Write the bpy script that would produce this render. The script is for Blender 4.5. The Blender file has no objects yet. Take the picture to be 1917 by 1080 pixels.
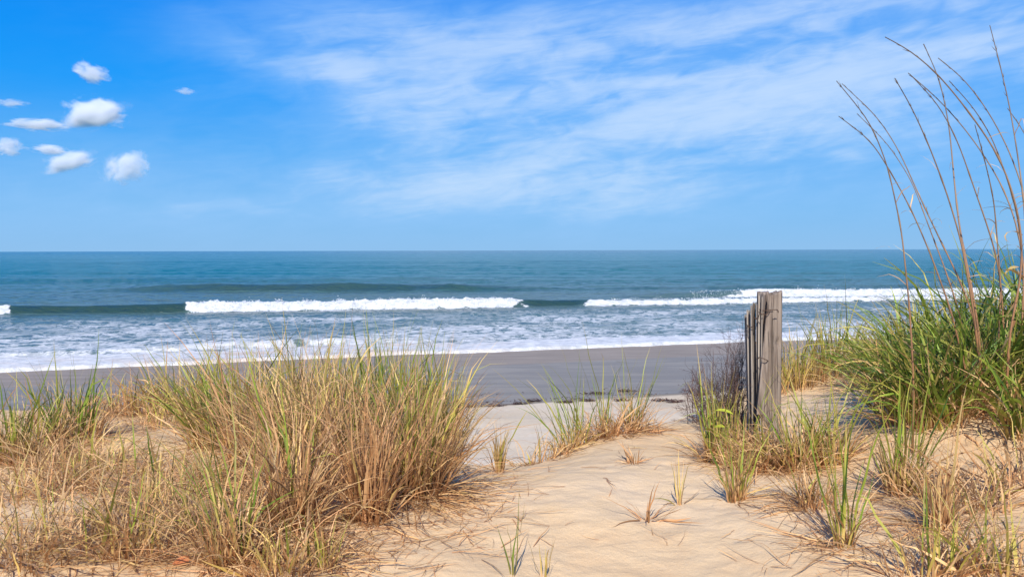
import bpy, math, random
import numpy as np
from mathutils import Matrix, Vector

random.seed(4)
RS = np.random.RandomState(11)
SC = bpy.context.scene
COL = SC.collection
R = math.radians

# ------------------------------------------------------------------ camera
F_PX = 1500.0
W_PX, H_PX = 1917.0, 1080.0
CAM_Z = 3.5
PITCH = math.atan((540.0 - 468.5) / F_PX)
ROLL = R(-0.15)
cam_d = bpy.data.cameras.new('camera')
cam_d.sensor_width = 36.0
cam_d.lens = 36.0 * F_PX / W_PX
cam_d.clip_start = 0.05
cam_d.clip_end = 60000.0
cam = bpy.data.objects.new('camera', cam_d)
COL.objects.link(cam)
CAM_M = Matrix.Rotation(math.pi / 2 - PITCH, 3, 'X') @ Matrix.Rotation(ROLL, 3, 'Z')
cam.matrix_world = Matrix.Translation((0, 0, CAM_Z)) @ CAM_M.to_4x4()
SC.camera = cam
CM = np.array(CAM_M)


def ray(px, py):
    """unit-forward direction (y component = 1) of a photograph pixel"""
    v = CM @ np.array([(px - W_PX / 2) / F_PX, -(py - H_PX / 2) / F_PX, -1.0])
    return v / v[1]


def at(px, py, d):
    v = ray(px, py) * d
    return np.array([v[0], v[1], v[2] + CAM_Z])


# ------------------------------------------------------------------ light
SUN_EL = R(40.0)
SUN_AZ = R(180.0 + 7.0)       # compass angle (from +Y towards +X) of the sun: behind the camera
sun_dir = Vector((math.sin(SUN_AZ) * math.cos(SUN_EL), math.cos(SUN_AZ) * math.cos(SUN_EL), math.sin(SUN_EL)))
sun_l = bpy.data.lights.new('sun', 'SUN')
sun_l.energy = 4.6
sun_l.angle = R(0.5)
sun_l.color = (1.0, 0.95, 0.87)
sun = bpy.data.objects.new('sun', sun_l)
sun.rotation_euler = (-sun_dir).to_track_quat('-Z', 'Y').to_euler()
sun.location = (0, -10, 20)
COL.objects.link(sun)

SC.view_settings.view_transform = 'Standard'
SC.view_settings.look = 'None'
SC.view_settings.gamma = 1.0
SC.view_settings.use_curve_mapping = False
SC.view_settings.exposure = 0.28
SC.render.engine = 'CYCLES'
SC.cycles.diffuse_bounces = 3
SC.cycles.glossy_bounces = 3
SC.cycles.transmission_bounces = 3
SC.cycles.transparent_max_bounces = 8
SC.cycles.volume_bounces = 14
SC.cycles.max_bounces = 14
SC.cycles.caustics_reflective = False
SC.cycles.caustics_refractive = False
SC.cycles.use_denoising = True


# ------------------------------------------------------------------ node helper
class N:
    def __init__(self, nt):
        self.nt = nt

    def put(self, sock, v):
        if v is None:
            return
        if isinstance(v, bpy.types.NodeSocket):
            self.nt.links.new(v, sock)
        else:
            if isinstance(v, (tuple, list)) and len(v) == 3 and sock.type == 'RGBA':
                v = (v[0], v[1], v[2], 1.0)
            sock.default_value = v

    def m(self, op, a, b=None, c=None, clamp=False):
        n = self.nt.nodes.new('ShaderNodeMath')
        n.operation = op
        n.use_clamp = clamp
        self.put(n.inputs[0], a)
        self.put(n.inputs[1], b)
        self.put(n.inputs[2], c)
        return n.outputs[0]

    def mul(self, a, b): return self.m('MULTIPLY', a, b)
    def add(self, a, b): return self.m('ADD', a, b)
    def sub(self, a, b): return self.m('SUBTRACT', a, b)

    def smooth(self, v, a, b, lo=0.0, hi=1.0):
        n = self.nt.nodes.new('ShaderNodeMapRange')
        n.interpolation_type = 'SMOOTHSTEP'
        self.put(n.inputs[0], v)
        for i, x in enumerate((a, b, lo, hi)):
            self.put(n.inputs[i + 1], x)
        return n.outputs[0]

    def mix(self, f, a, b, mode='MIX'):
        n = self.nt.nodes.new('ShaderNodeMix')
        n.data_type = 'RGBA'
        n.blend_type = mode
        self.put(n.inputs[0], f)
        self.put(n.inputs[6], a)
        self.put(n.inputs[7], b)
        return n.outputs[2]

    def xyz(self, v):
        n = self.nt.nodes.new('ShaderNodeSeparateXYZ')
        self.put(n.inputs[0], v)
        return n.outputs

    def vec(self, x, y, z):
        n = self.nt.nodes.new('ShaderNodeCombineXYZ')
        for i, q in enumerate((x, y, z)):
            self.put(n.inputs[i], q)
        return n.outputs[0]

    def scale(self, v, s):
        n = self.nt.nodes.new('ShaderNodeVectorMath')
        n.operation = 'MULTIPLY'
        self.put(n.inputs[0], v)
        self.put(n.inputs[1], s)
        return n.outputs[0]

    def noise(self, v, s, detail=3.0, rough=0.5, dist=0.0):
        n = self.nt.nodes.new('ShaderNodeTexNoise')
        self.put(n.inputs['Vector'], v)
        n.inputs['Scale'].default_value = s
        n.inputs['Detail'].default_value = detail
        n.inputs['Roughness'].default_value = rough
        n.inputs['Distortion'].default_value = dist
        return n.outputs[0]

    def pos(self):
        return self.nt.nodes.new('ShaderNodeNewGeometry').outputs['Position']

    def obj(self):
        return self.nt.nodes.new('ShaderNodeTexCoord').outputs['Object']

    def attr(self, name):
        n = self.nt.nodes.new('ShaderNodeAttribute')
        n.attribute_name = name
        return n.outputs['Fac']

    def ramp(self, f, stops):
        n = self.nt.nodes.new('ShaderNodeValToRGB')
        self.put(n.inputs[0], f)
        e = n.color_ramp.elements
        while len(e) > 1:
            e.remove(e[-1])
        e[0].position, e[0].color = stops[0][0], (*stops[0][1], 1)
        for p, c in stops[1:]:
            q = e.new(p)
            q.color = (*c, 1)
        return n.outputs[0]

    def bump(self, h, strength=1.0, dist=0.01, normal=None):
        n = self.nt.nodes.new('ShaderNodeBump')
        n.inputs['Strength'].default_value = strength
        n.inputs['Distance'].default_value = dist
        self.put(n.inputs['Height'], h)
        if normal is not None:
            self.put(n.inputs['Normal'], normal)
        return n.outputs[0]

    def principled(self, **k):
        n = self.nt.nodes.new('ShaderNodeBsdfPrincipled')
        for a, v in k.items():
            self.put(n.inputs[a.replace('_', ' ')], v)
        return n.outputs[0]


def material(name):
    m = bpy.data.materials.new(name)
    m.use_nodes = True
    m.node_tree.nodes.clear()
    h = N(m.node_tree)
    out = m.node_tree.nodes.new('ShaderNodeOutputMaterial')
    return m, h, out


# ------------------------------------------------------------------ sky
world = bpy.data.worlds.new('World')
SC.world = world
world.use_nodes = True
wt = world.node_tree
wt.nodes.clear()
h = N(wt)
w_out = wt.nodes.new('ShaderNodeOutputWorld')
bg = wt.nodes.new('ShaderNodeBackground')
bg.inputs['Strength'].default_value = 0.1
wt.links.new(bg.outputs[0], w_out.inputs[0])
sky = wt.nodes.new('ShaderNodeTexSky')
sky.sky_type = 'NISHITA'
sky.sun_disc = False
sky.sun_elevation = SUN_EL
sky.sun_rotation = SUN_AZ
sky.altitude = 0.0
sky.air_density = 1.0
sky.dust_density = 0.25
sky.ozone_density = 3.0
hs = wt.nodes.new('ShaderNodeHueSaturation')
hs.inputs['Hue'].default_value = 0.49
hs.inputs['Saturation'].default_value = 1.35
hs.inputs['Value'].default_value = 1.25
wt.links.new(sky.outputs[0], hs.inputs['Color'])
sky_col = hs.outputs[0]
tc = wt.nodes.new('ShaderNodeTexCoord')
dx, dy, dz = h.xyz(tc.outputs['Generated'])
AZ = h.m('ARCTAN2', dx, dy)
EL = h.m('ARCSINE', dz)


def azel(px, py):
    v = ray(px, py)
    return math.atan2(v[0], v[1]), math.atan2(v[2], math.hypot(v[0], v[1]))


wv = h.vec(AZ, h.mul(EL, 2.2), 0.0)
w1 = h.sub(h.noise(wv, 4.0, 4, 0.55), 0.5)
w2 = h.sub(h.noise(h.vec(h.mul(AZ, 1.0), h.mul(EL, 2.0), 4.0), 5.0, 4, 0.55), 0.5)
AZw = h.add(AZ, h.mul(w1, 0.16))
ELw = h.add(EL, h.mul(w2, 0.06))
# cirrus veils: direction, extents (px), turn, strength
VEILS = [(780, 215, 330, 85, -14, .42), (900, 90, 330, 95, -4, .40), (1200, 120, 420, 110, 6, .44), (1500, 90, 420, 120, 10, .5), (1250, 230, 500, 60, 6, .3), (1000, 260, 700, 120, 4, .26), (1000, 50, 300, 60, 0, .3), (700, 90, 160, 70, -20, .25), (1500, 340, 500, 50, 4, .22), (1100, 380, 900, 60, 2, .20), (250, 330, 420, 60, -3, .16), (1750, 60, 300, 90, 8, .25),
         (1650, 170, 430, 70, 8, .5), (1300, 320, 700, 42, 5, .36), (830, 345, 260, 26, -2, .3),
         (640, 135, 75, 36, -22, .50), (850, 178, 130, 18, 3, .35), (1215, 152, 110, 17, 4, .34),
         (1060, 92, 60, 16, 2, .25), (1520, 20, 160, 32, 9, .4), (480, 100, 90, 36, -14, .22),
         (1500, 250, 500, 34, 7, .3), (1850, 60, 160, 60, 5, .28), (330, 360, 500, 40, 0, .16)]
tot = None
for (px, py, rx, ry, rot, s) in VEILS:
    a0, e0 = azel(px, py)
    da, de = h.sub(AZw, a0), h.sub(ELw, e0)
    c, sn = math.cos(R(rot)), math.sin(R(rot))
    u = h.m('MULTIPLY_ADD', da, c, h.mul(de, sn))
    v = h.m('MULTIPLY_ADD', da, -sn, h.mul(de, c))
    u = h.mul(u, F_PX / rx)
    v = h.mul(v, F_PX / ry)
    q = h.m('MULTIPLY_ADD', u, u, h.mul(v, v))
    g = h.mul(h.m('POWER', 2.71828, h.mul(q, -1.0)), s * (0.72 if rx > 150 else 0.85))
    tot = g if tot is None else h.add(tot, g)
rot = R(-7)
su = h.m('MULTIPLY_ADD', AZ, math.cos(rot), h.mul(EL, -math.sin(rot)))
sv = h.m('MULTIPLY_ADD', AZ, math.sin(rot), h.mul(EL, math.cos(rot)))
st = h.noise(h.vec(h.mul(su, 3.0), h.mul(sv, 12.0), 2.0), 1.5, 5, 0.48, 0.4)
st2 = h.noise(h.vec(h.mul(su, 8.0), h.mul(sv, 20.0), 7.0), 2.0, 5, 0.5, 0.8)
streak = h.smooth(h.m('MULTIPLY_ADD', st2, 0.4, h.mul(st, 0.75)), 0.34, 0.78, 0.32, 1.35)
fib = h.noise(h.vec(h.mul(su, 9.0), h.mul(sv, 60.0), 3.0), 1.5, 6, 0.62, 1.2)
streak = h.mul(streak, h.smooth(fib, 0.30, 0.70, 0.86, 1.14))
veil = h.mul(h.sub(1.0, h.m('POWER', 2.71828, h.mul(h.mul(tot, streak), -2.1))), 0.82)
# a thin even veil over the rest of the sky (it goes on all round) and paler air low down
allround = h.mul(h.smooth(st, 0.45, 0.8), h.smooth(EL, 0.30, 0.6, 0.0, 0.25))
veil = h.m('MAXIMUM', veil, allround)
veil = h.m('MINIMUM', veil, 0.85)
air = h.ramp(h.m('MULTIPLY', EL, 1.0, clamp=True), [(0.0, (.205, .425, .70)), (0.05, (.150, .400, .73)), (0.12, (.055, .325, .76)), (0.19, (.003, .265, .79)),
                           (0.30, (.000, .205, .76)), (0.7, (.000, .12, .52))])
air = h.mix(1.0, air, (10.0, 10.0, 10.0), 'MULTIPLY')
air.node.clamp_result = False
sky_col = h.mix(0.97, sky_col, air)
vc = h.mix(h.smooth(veil, 0.35, 0.85), (2.9, 5.1, 8.3), (5.4, 6.7, 8.4))
sky_fin = h.mix(veil, sky_col, vc)
# below the horizon lies open sea
sky_fin = h.mix(h.smooth(EL, -0.02, -0.004, 1.0, 0.0), sky_fin, (0.25, 0.95, 1.4))
wt.links.new(sky_fin, bg.inputs['Color'])


# ------------------------------------------------------------------ numpy noise
_perm = np.random.RandomState(5).permutation(512)
_g = np.random.RandomState(6).uniform(0, 2 * np.pi, 1024)


def _grad(ix, iy, fx, fy, seed):
    hh = _perm[(ix + _perm[(iy + seed * 37) & 511]) & 511]
    a = _g[hh]
    return np.cos(a) * fx + np.sin(a) * fy


def pn(x, y, seed=0):
    x = np.asarray(x, float)
    y = np.asarray(y, float)
    x0 = np.floor(x).astype(np.int64)
    y0 = np.floor(y).astype(np.int64)
    fx, fy = x - x0, y - y0
    u = fx * fx * fx * (fx * (fx * 6 - 15) + 10)
    v = fy * fy * fy * (fy * (fy * 6 - 15) + 10)
    a = _grad(x0, y0, fx, fy, seed)
    b = _grad(x0 + 1, y0, fx - 1, fy, seed)
    c = _grad(x0, y0 + 1, fx, fy - 1, seed)
    d = _grad(x0 + 1, y0 + 1, fx - 1, fy - 1, seed)
    return (a + (b - a) * u) * (1 - v) + (c + (d - c) * u) * v


def fbm(x, y, oct=4, seed=0, gain=0.5):
    s, a = 0, 1.0
    for i in range(oct):
        s = s + a * pn(x, y, seed + i)
        x, y, a = x * 2.03 + 11.3, y * 2.03 + 7.1, a * gain
    return s


def sstep(x, a, b):
    t = np.clip((x - a) / (b - a), 0, 1)
    return t * t * (3 - 2 * t)


# ------------------------------------------------------------------ terrain
SH_X = np.array([-400, -60, -14.8, -9.97, -4.6, 0, 8.9, 20.7, 60, 400.0])
SH_Y = np.array([-60, 10, 23.1, 24.6, 26.5, 27.6, 30.3, 32.6, 38, 80.0])


def y_shore(x):
    return np.interp(x, SH_X, SH_Y)


CR_X = np.array([-30, -6, -3.5, -2.8, -1.3, -0.6, -0.155, 0.12, 0.42, 0.74, 1.14, 1.6, 2.2, 3.0, 4.2, 9, 30])
CR_Y = np.array([6, 5.8, 5.5, 5.5, 5.2, 4.6, 4.0, 4.15, 4.45, 4.65, 5.1, 5.6, 6.1, 6.5, 7.0, 8.0, 9])
CTRL = [(700, 1075, 2.45), (1100, 1075, 2.5), (1500, 1075, 2.4), (1900, 1075, 2.3), (100, 1075, 2.4), (400, 1075, 2.45),
        (1100, 930, 3.2), (1300, 940, 3.15), (900, 960, 3.05), (1100, 862, 3.8), (1180, 830, 4.15), (950, 880, 3.85),
        (1000, 868, 4.1), (1110, 818, 4.45), (1200, 803, 4.65), (1300, 775, 5.1), (600, 900, 3.5), (690, 980, 2.9),
        (800, 950, 3.1), (450, 830, 4.4), (250, 830, 4.3), (200, 768, 5.5), (60, 765, 5.5), (40, 880, 3.8),
        (250, 950, 3.1), (650, 800, 4.8), (1440, 838, 3.95), (1540, 720, 5.2), (1480, 760, 4.8), (1400, 800, 4.5),
        (1650, 665, 5.4), (1850, 640, 5.4), (1850, 800, 3.3), (1700, 800, 3.6), (1900, 900, 2.9), (1700, 930, 2.95),
        (1600, 1015, 2.58), (1560, 880, 3.4), (1400, 930, 3.15), (1900, 980, 2.6), (1600, 770, 4.3)]
cp = np.array([at(*c) for c in CTRL])
extra = np.array([(-6, 3, 2.5), (-6, 6, 2.35), (7, 3, 2.9), (7, 7, 2.7), (0, 1.2, 2.3), (-3, 0, 2.3), (3, 0, 2.4), (0, -5, 2.2),
                  (-6, -5, 2.3), (6, -5, 2.4)])
cp = np.vstack([cp, extra])


def _tps(r2):
    return 0.5 * r2 * np.log(r2 + 1e-9)


nC = len(cp)
A = _tps((cp[:, None, 0] - cp[None, :, 0]) ** 2 + (cp[:, None, 1] - cp[None, :, 1]) ** 2) + np.eye(nC) * 0.008
Pm = np.c_[np.ones(nC), cp[:, :2]]
sol = np.linalg.solve(np.block([[A, Pm], [Pm.T, np.zeros((3, 3))]]), np.r_[cp[:, 2], 0, 0, 0])


def plateau(x, y):
    x = np.clip(x, -8, 9)
    y = np.clip(y, -6, 8)
    z = sol[nC] + sol[nC + 1] * x + sol[nC + 2] * y
    for i in range(nC):
        z = z + sol[i] * _tps((x - cp[i, 0]) ** 2 + (y - cp[i, 1]) ** 2)
    return z


def beach_z(x, y):
    D = y_shore(x) - y
    z = np.interp(D, [-60, -25, -4, 0, 2.5, 10.8, 12.2, 18, 24, 60], [-7.5, -5.6, -3.80, -3.50, -3.44, -3.17, -3.06, -2.66, -2.35, -1.6])
    return z + CAM_Z


def ground(x, y, fine=True):
    x = np.asarray(x, float)
    y = np.asarray(y, float)
    yc = np.interp(x, CR_X, CR_Y) + 0.10 * pn(x * 1.7, y * 0 + 3.3, 9)
    k = 0.05
    t = (y - yc) / k
    over = k * np.log1p(np.exp(np.clip(t, -30, 30)))
    over = np.where(t > 30, y - yc, over)
    zd = plateau(x, y - over) - 0.44 * over + 0.04 * fbm(x * 1.1, y * 1.1, 3, 3) * sstep(y, -2, 1)
    zb = beach_z(x, y) + 0.02 * pn(x * 0.35, y * 0.35, 8) * sstep(y_shore(x) - y, 0, 6)
    dry = sstep(y_shore(x) - y, 10.8, 13)
    zb = zb + dry * 0.05 * fbm(x * 0.9, y * 0.9, 3, 12)
    kk = 0.12
    z = np.logaddexp(zd / kk, zb / kk) * kk
    if fine:
        near = sstep(y, 12, 6)
        z = z + near * (0.017 * fbm(x * 2.0, y * 2.0, 3, 20) + 0.007 * fbm(x * 9, y * 11, 2, 30))
    return z


def g1(x, y):
    return float(ground(np.array([x]), np.array([y]))[0])


def hit(px, py, on_dune=False):
    """point where the line of sight of a pixel meets the ground"""
    r = ray(px, py)
    d = np.arange(1.6, 40, 0.01)
    zz = r[2] * d + CAM_Z - ground(r[0] * d, d)
    i = np.argmax(zz < 0)
    if zz[i] >= 0:
        i = len(d) - 1
    if on_dune:
        over = d > np.interp(r[0] * d, CR_X, CR_Y)
        j = int(np.argmax(over))
        i = min(i, j)
    return r[0] * d[i], d[i]


# ------------------------------------------------------------------ object helpers
def tag(o, label=None, cat=None, group=None, kind=None):
    if label: o['label'] = label
    if cat: o['category'] = cat
    if group: o['group'] = group
    if kind: o['kind'] = kind
    return o


def empty(name, loc=(0, 0, 0)):
    o = bpy.data.objects.new(name, None)
    o.location = loc
    o.empty_display_size = 0.05
    COL.objects.link(o)
    return o


def mesh_np(name, V, Fc, mat, parent=None, attrs=None, smooth=True, loc=None):
    """mesh object from numpy arrays; faces all quads or all triangles; vertices in world space"""
    me = bpy.data.meshes.new(name)
    V = np.asarray(V, np.float32)
    origin = np.zeros(3, np.float32)
    if parent is not None:
        origin = np.array(parent.location, np.float32)
    elif loc is not None:
        origin = np.array(loc, np.float32)
    Vl = V - origin
    n = Fc.shape[1]
    me.vertices.add(len(Vl))
    me.vertices.foreach_set('co', Vl.ravel())
    me.loops.add(Fc.size)
    me.loops.foreach_set('vertex_index', Fc.ravel().astype(np.int32))
    me.polygons.add(len(Fc))
    me.polygons.foreach_set('loop_start', np.arange(0, Fc.size, n, dtype=np.int32))
    me.polygons.foreach_set('loop_total', np.full(len(Fc), n, np.int32))
    me.polygons.foreach_set('use_smooth', np.full(len(Fc), smooth, bool))
    for k, v in (attrs or {}).items():
        a = me.attributes.new(k, 'FLOAT', 'POINT')
        a.data.foreach_set('value', np.asarray(v, np.float32))
    me.update()
    me.materials.append(mat)
    o = bpy.data.objects.new(name, me)
    if parent is not None:
        o.parent = parent
    elif loc is not None:
        o.location = loc
    COL.objects.link(o)
    return o


def grid_faces(nr, nc):
    i = np.arange(nr - 1)[:, None] * nc + np.arange(nc - 1)[None, :]
    return np.stack([i, i + 1, i + nc + 1, i + nc], -1).reshape(-1, 4)


def nodes_1d(segs):
    out = [np.array([segs[0][0]])]
    for a, b, n in segs:
        out.append(np.linspace(a, b, n + 1)[1:])
    return np.concatenate(out)


# ------------------------------------------------------------------ sand
def make_sand():
    m, h, out = material('dry_sand')
    p = h.pos()
    big = h.noise(p, 0.7, 4, 0.55)
    mid = h.noise(p, 5.0, 4, 0.6)
    fine = h.noise(p, 90.0, 3, 0.7)
    grain = h.noise(p, 420.0, 2, 0.6)
    col = h.ramp(h.m('MULTIPLY_ADD', mid, 0.35, h.mul(big, 0.65)),
                 [(0.32, (0.70, 0.450, 0.230)), (0.5, (0.74, 0.525, 0.295)), (0.68, (0.76, 0.57, 0.36))])
    col = h.mix(h.smooth(grain, 0.35, 0.7, 0.0, 0.28), col, (0.36, 0.24, 0.15))
    col = h.mix(h.smooth(fine, 0.55, 0.75, 0.0, 0.35), col, (0.70, 0.56, 0.40))
    px, py, pz = h.xyz(p)
    rip = h.noise(h.scale(p, (3.0, 9.0, 3.0)), 1.6, 3, 0.5, 0.6)
    n = h.bump(rip, 0.12, 0.03)
    n = h.bump(h.noise(p, 28.0, 4, 0.65), 0.5, 0.012, n)
    n = h.bump(grain, 0.5, 0.003, n)
    h.put(out.inputs[0], h.principled(Base_Color=col, Roughness=0.95, Normal=n, Specular_IOR_Level=0.1))
    return m


def make_beach():
    m, h, out = material('beach_sand')
    p = h.pos()
    wet = h.attr('wet')
    film = h.attr('film')
    big = h.noise(p, 0.5, 4, 0.55)
    fine = h.noise(p, 14.0, 4, 0.7)
    wn = h.add(wet, h.mul(h.sub(h.noise(h.scale(p, (0.5, 2.2, 1)), 1.0, 5, 0.6), 0.5), 0.5))
    dry = h.ramp(h.m('MULTIPLY_ADD', fine, 0.4, h.mul(big, 0.6)),
                 [(0.35, (0.56, 0.44, 0.29)), (0.5, (0.64, 0.51, 0.35)), (0.65, (0.70, 0.58, 0.42))])
    wetc = h.ramp(h.noise(h.scale(p, (0.4, 2.0, 1)), 1.2, 4, 0.55),
                  [(0.35, (0.26, 0.205, 0.150)), (0.65, (0.33, 0.262, 0.195))])
    w = h.smooth(wn, 0.35, 0.62)
    col = h.mix(w, dry, wetc)
    fl = h.smooth(h.add(film, h.mul(h.sub(h.noise(h.scale(p, (0.35, 1.4, 1)), 1.0, 4, 0.55), 0.5), 0.6)), 0.3, 0.7)
    col = h.mix(fl, col, h.mix(h.smooth(h.noise(h.scale(p, (0.25, 1.1, 1)), 1.3, 5, 0.6, 0.5), 0.4, 0.65), (0.235, 0.190, 0.135), (0.310, 0.250, 0.175)))
    rough = h.m('MULTIPLY_ADD', w, -0.4, 0.95)
    rough = h.m('MULTIPLY_ADD', fl, -0.12, rough)
    tr = h.noise(h.scale(p, (1.5, 7.0, 1)), 1.5, 4, 0.6, 0.8)
    n = h.bump(tr, 0.35, 0.03)
    n = h.bump(fine, 0.35, 0.008, n)
    h.put(out.inputs[0], h.principled(Base_Color=col, Roughness=rough, Normal=n,
                                      Specular_IOR_Level=h.m('MULTIPLY_ADD', fl, 0.08, 0.10)))
    return m


M_SAND = make_sand()
M_BEACH = make_beach()
X = nodes_1d([(-60, -8, 26), (-8, -2.6, 120), (-2.6, 3.4, 400), (3.4, 9, 110), (9, 60, 26)])
SEAM = 10.0
Y = nodes_1d([(-30, 1.0, 24), (1.0, 2.0, 25), (2.0, 5.6, 260), (5.6, SEAM, 90)])
gx, gy = np.meshgrid(X, Y)
gz = ground(gx, gy)
dune = tag(mesh_np('dune', np.stack([gx, gy, gz], -1).reshape(-1, 3), grid_faces(len(Y), len(X)), M_SAND), kind='structure',
           label='pale tan dune sand with grass tufts and a path to the beach')
Xb = nodes_1d([(-400, -60, 20), (-60, -20, 30), (-20, 26, 240), (26, 60, 20), (60, 400, 20)])
Yb = nodes_1d([(-120, SEAM, 30), (SEAM, 36, 200), (36, 140, 20)])
Yb2 = Yb[Yb >= SEAM - 1e-6]
# the columns of the seam row follow the dune mesh closely enough to close: overlap below it
gx, gy = np.meshgrid(Xb, nodes_1d([(SEAM - 0.6, SEAM, 4), (SEAM, 36, 210), (36, 140, 20)]))
gz = ground(gx, gy) - np.where(gy < SEAM - 0.01, 0.03, 0.0) - np.where(np.abs(gy - SEAM) < 0.02, 0.004, 0)
D = y_shore(gx) - gy
wet = sstep(D, 12.0, 10.6)
film = sstep(D, 3.2, 4.6) * sstep(D, 12.4, 10.9)
beach = tag(mesh_np('beach', np.stack([gx, gy, gz], -1).reshape(-1, 3), grid_faces(gx.shape[0], gx.shape[1]), M_BEACH,
                    attrs={'wet': wet.ravel(), 'film': film.ravel()}), kind='structure',
            label='flat beach, pale dry sand and grey wet sand before the surf')


# ------------------------------------------------------------------ sea
def make_sea():
    m, h, out = material('sea_water')
    p = h.pos()
    x, y, z = h.xyz(p)
    foam = h.attr('foam')
    lace = h.attr('lace')
    face = h.attr('face')
    depth = h.smooth(y, 38, 130)
    body = h.mix(depth, (0.105, 0.150, 0.135), (0.000, 0.112, 0.112))
    body = h.mix(h.smooth(y, 130, 1500), body, (0.000, 0.076, 0.094))
    body = h.mix(h.mul(h.smooth(h.noise(h.scale(p, (0.02, 0.09, 0)), 1.0, 4, 0.55), 0.35, 0.7), 0.5), body, (0.004, 0.095, 0.095))
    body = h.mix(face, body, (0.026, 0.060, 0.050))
    # chop of three sizes
    n = h.bump(h.noise(h.scale(p, (0.30, 0.65, 0)), 1.0, 4, 0.55), 1.0, 0.5)
    n = h.bump(h.noise(h.scale(p, (1.4, 3.6, 0)), 1.0, 4, 0.6), 1.0, 0.16, n)
    n = h.bump(h.noise(h.scale(p, (6.0, 13.0, 0)), 1.0, 3, 0.6), 0.8, 0.03, n)
    # foam: solid where broken, lacy nets elsewhere
    wp = h.noise(h.scale(p, (0.5, 0.9, 0)), 1.0, 3, 0.6)
    q = h.add(h.noise(h.scale(p, (0.75, 0.50, 0)), 1.0, 6, 0.66, 0.9), h.mul(h.sub(wp, 0.5), 0.35))
    ridg = h.m('ABSOLUTE', h.sub(q, 0.5))
    net = h.smooth(ridg, 0.0, h.m('MULTIPLY_ADD', lace, 0.13, 0.004), 1.0, 0.0)
    patch = h.smooth(h.noise(h.scale(p, (0.15, 0.20, 0)), 1.0, 5, 0.65, 0.4), h.m('MULTIPLY_ADD', lace, -0.36, 0.66), h.m('MULTIPLY_ADD', lace, -0.36, 0.78))
    netf = h.mul(h.m('MAXIMUM', h.mul(net, h.m('MULTIPLY_ADD', patch, 0.6, 0.4)), h.mul(patch, h.smooth(h.noise(h.scale(p, (1.5, 1.3, 0)), 1.0, 5, 0.72), 0.50, 0.58))), h.smooth(lace, 0.02, 0.3))
    speck = h.noise(h.scale(p, (2.2, 2.2, 3)), 1.0, 6, 0.72)
    solid = h.smooth(h.m('MULTIPLY_ADD', h.sub(speck, 0.5), 1.5, foam), 0.34, 0.6)
    solid = h.mul(solid, h.smooth(foam, 0.03, 0.3))
    f = h.m('MAXIMUM', solid, h.mul(netf, 0.85), clamp=True)
    water = h.principled(Base_Color=body, Roughness=0.16, IOR=1.33, Specular_IOR_Level=0.32, Normal=n)
    tint = h.attr('tint')
    fc = h.mix(h.smooth(speck, 0.3, 0.7), (0.46, 0.48, 0.48), (0.82, 0.81, 0.78))
    fc = h.mix(h.mul(tint, h.smooth(wp, 0.45, 0.62, 0.1, 0.6)), fc, (0.66, 0.47, 0.30))
    nf = h.bump(speck, 1.0, 0.10)
    nf = h.bump(h.noise(h.scale(p, (9, 14, 9)), 1.0, 4, 0.7), 0.8, 0.03, nf)
    foamb = h.principled(Base_Color=fc, Roughness=0.8, Normal=nf, Specular_IOR_Level=0.2)
    mx = h.nt.nodes.new('ShaderNodeMixShader')
    h.put(mx.inputs[0], f)
    h.put(mx.inputs[1], water)
    h.put(mx.inputs[2], foamb)
    h.put(out.inputs[0], mx.outputs[0])
    return m


M_SEA = make_sea()


def line_y(pts):
    """[(px, py_base)] of a wave foot on the mean sea surface -> x -> y function"""
    P = np.array([at(px, py, CAM_Z / -ray(px, py)[2]) for px, py in pts])
    return P[:, 0], P[:, 1]


LA = line_y([(-300, 594), (0, 590), (200, 588), (345, 586), (700, 580), (985, 575), (1200, 572), (1500, 567), (1917, 560), (2300, 556)])
LB = line_y([(-300, 562), (600, 560), (1100, 558), (1400, 557), (1917, 556), (2300, 556)])
LC = line_y([(-300, 549), (150, 548), (600, 548), (1000, 545), (1500, 541), (2300, 538)])
LD = line_y([(-300, 530), (400, 529), (1000, 527), (1500, 528), (1917, 529), (2300, 530)])


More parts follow.
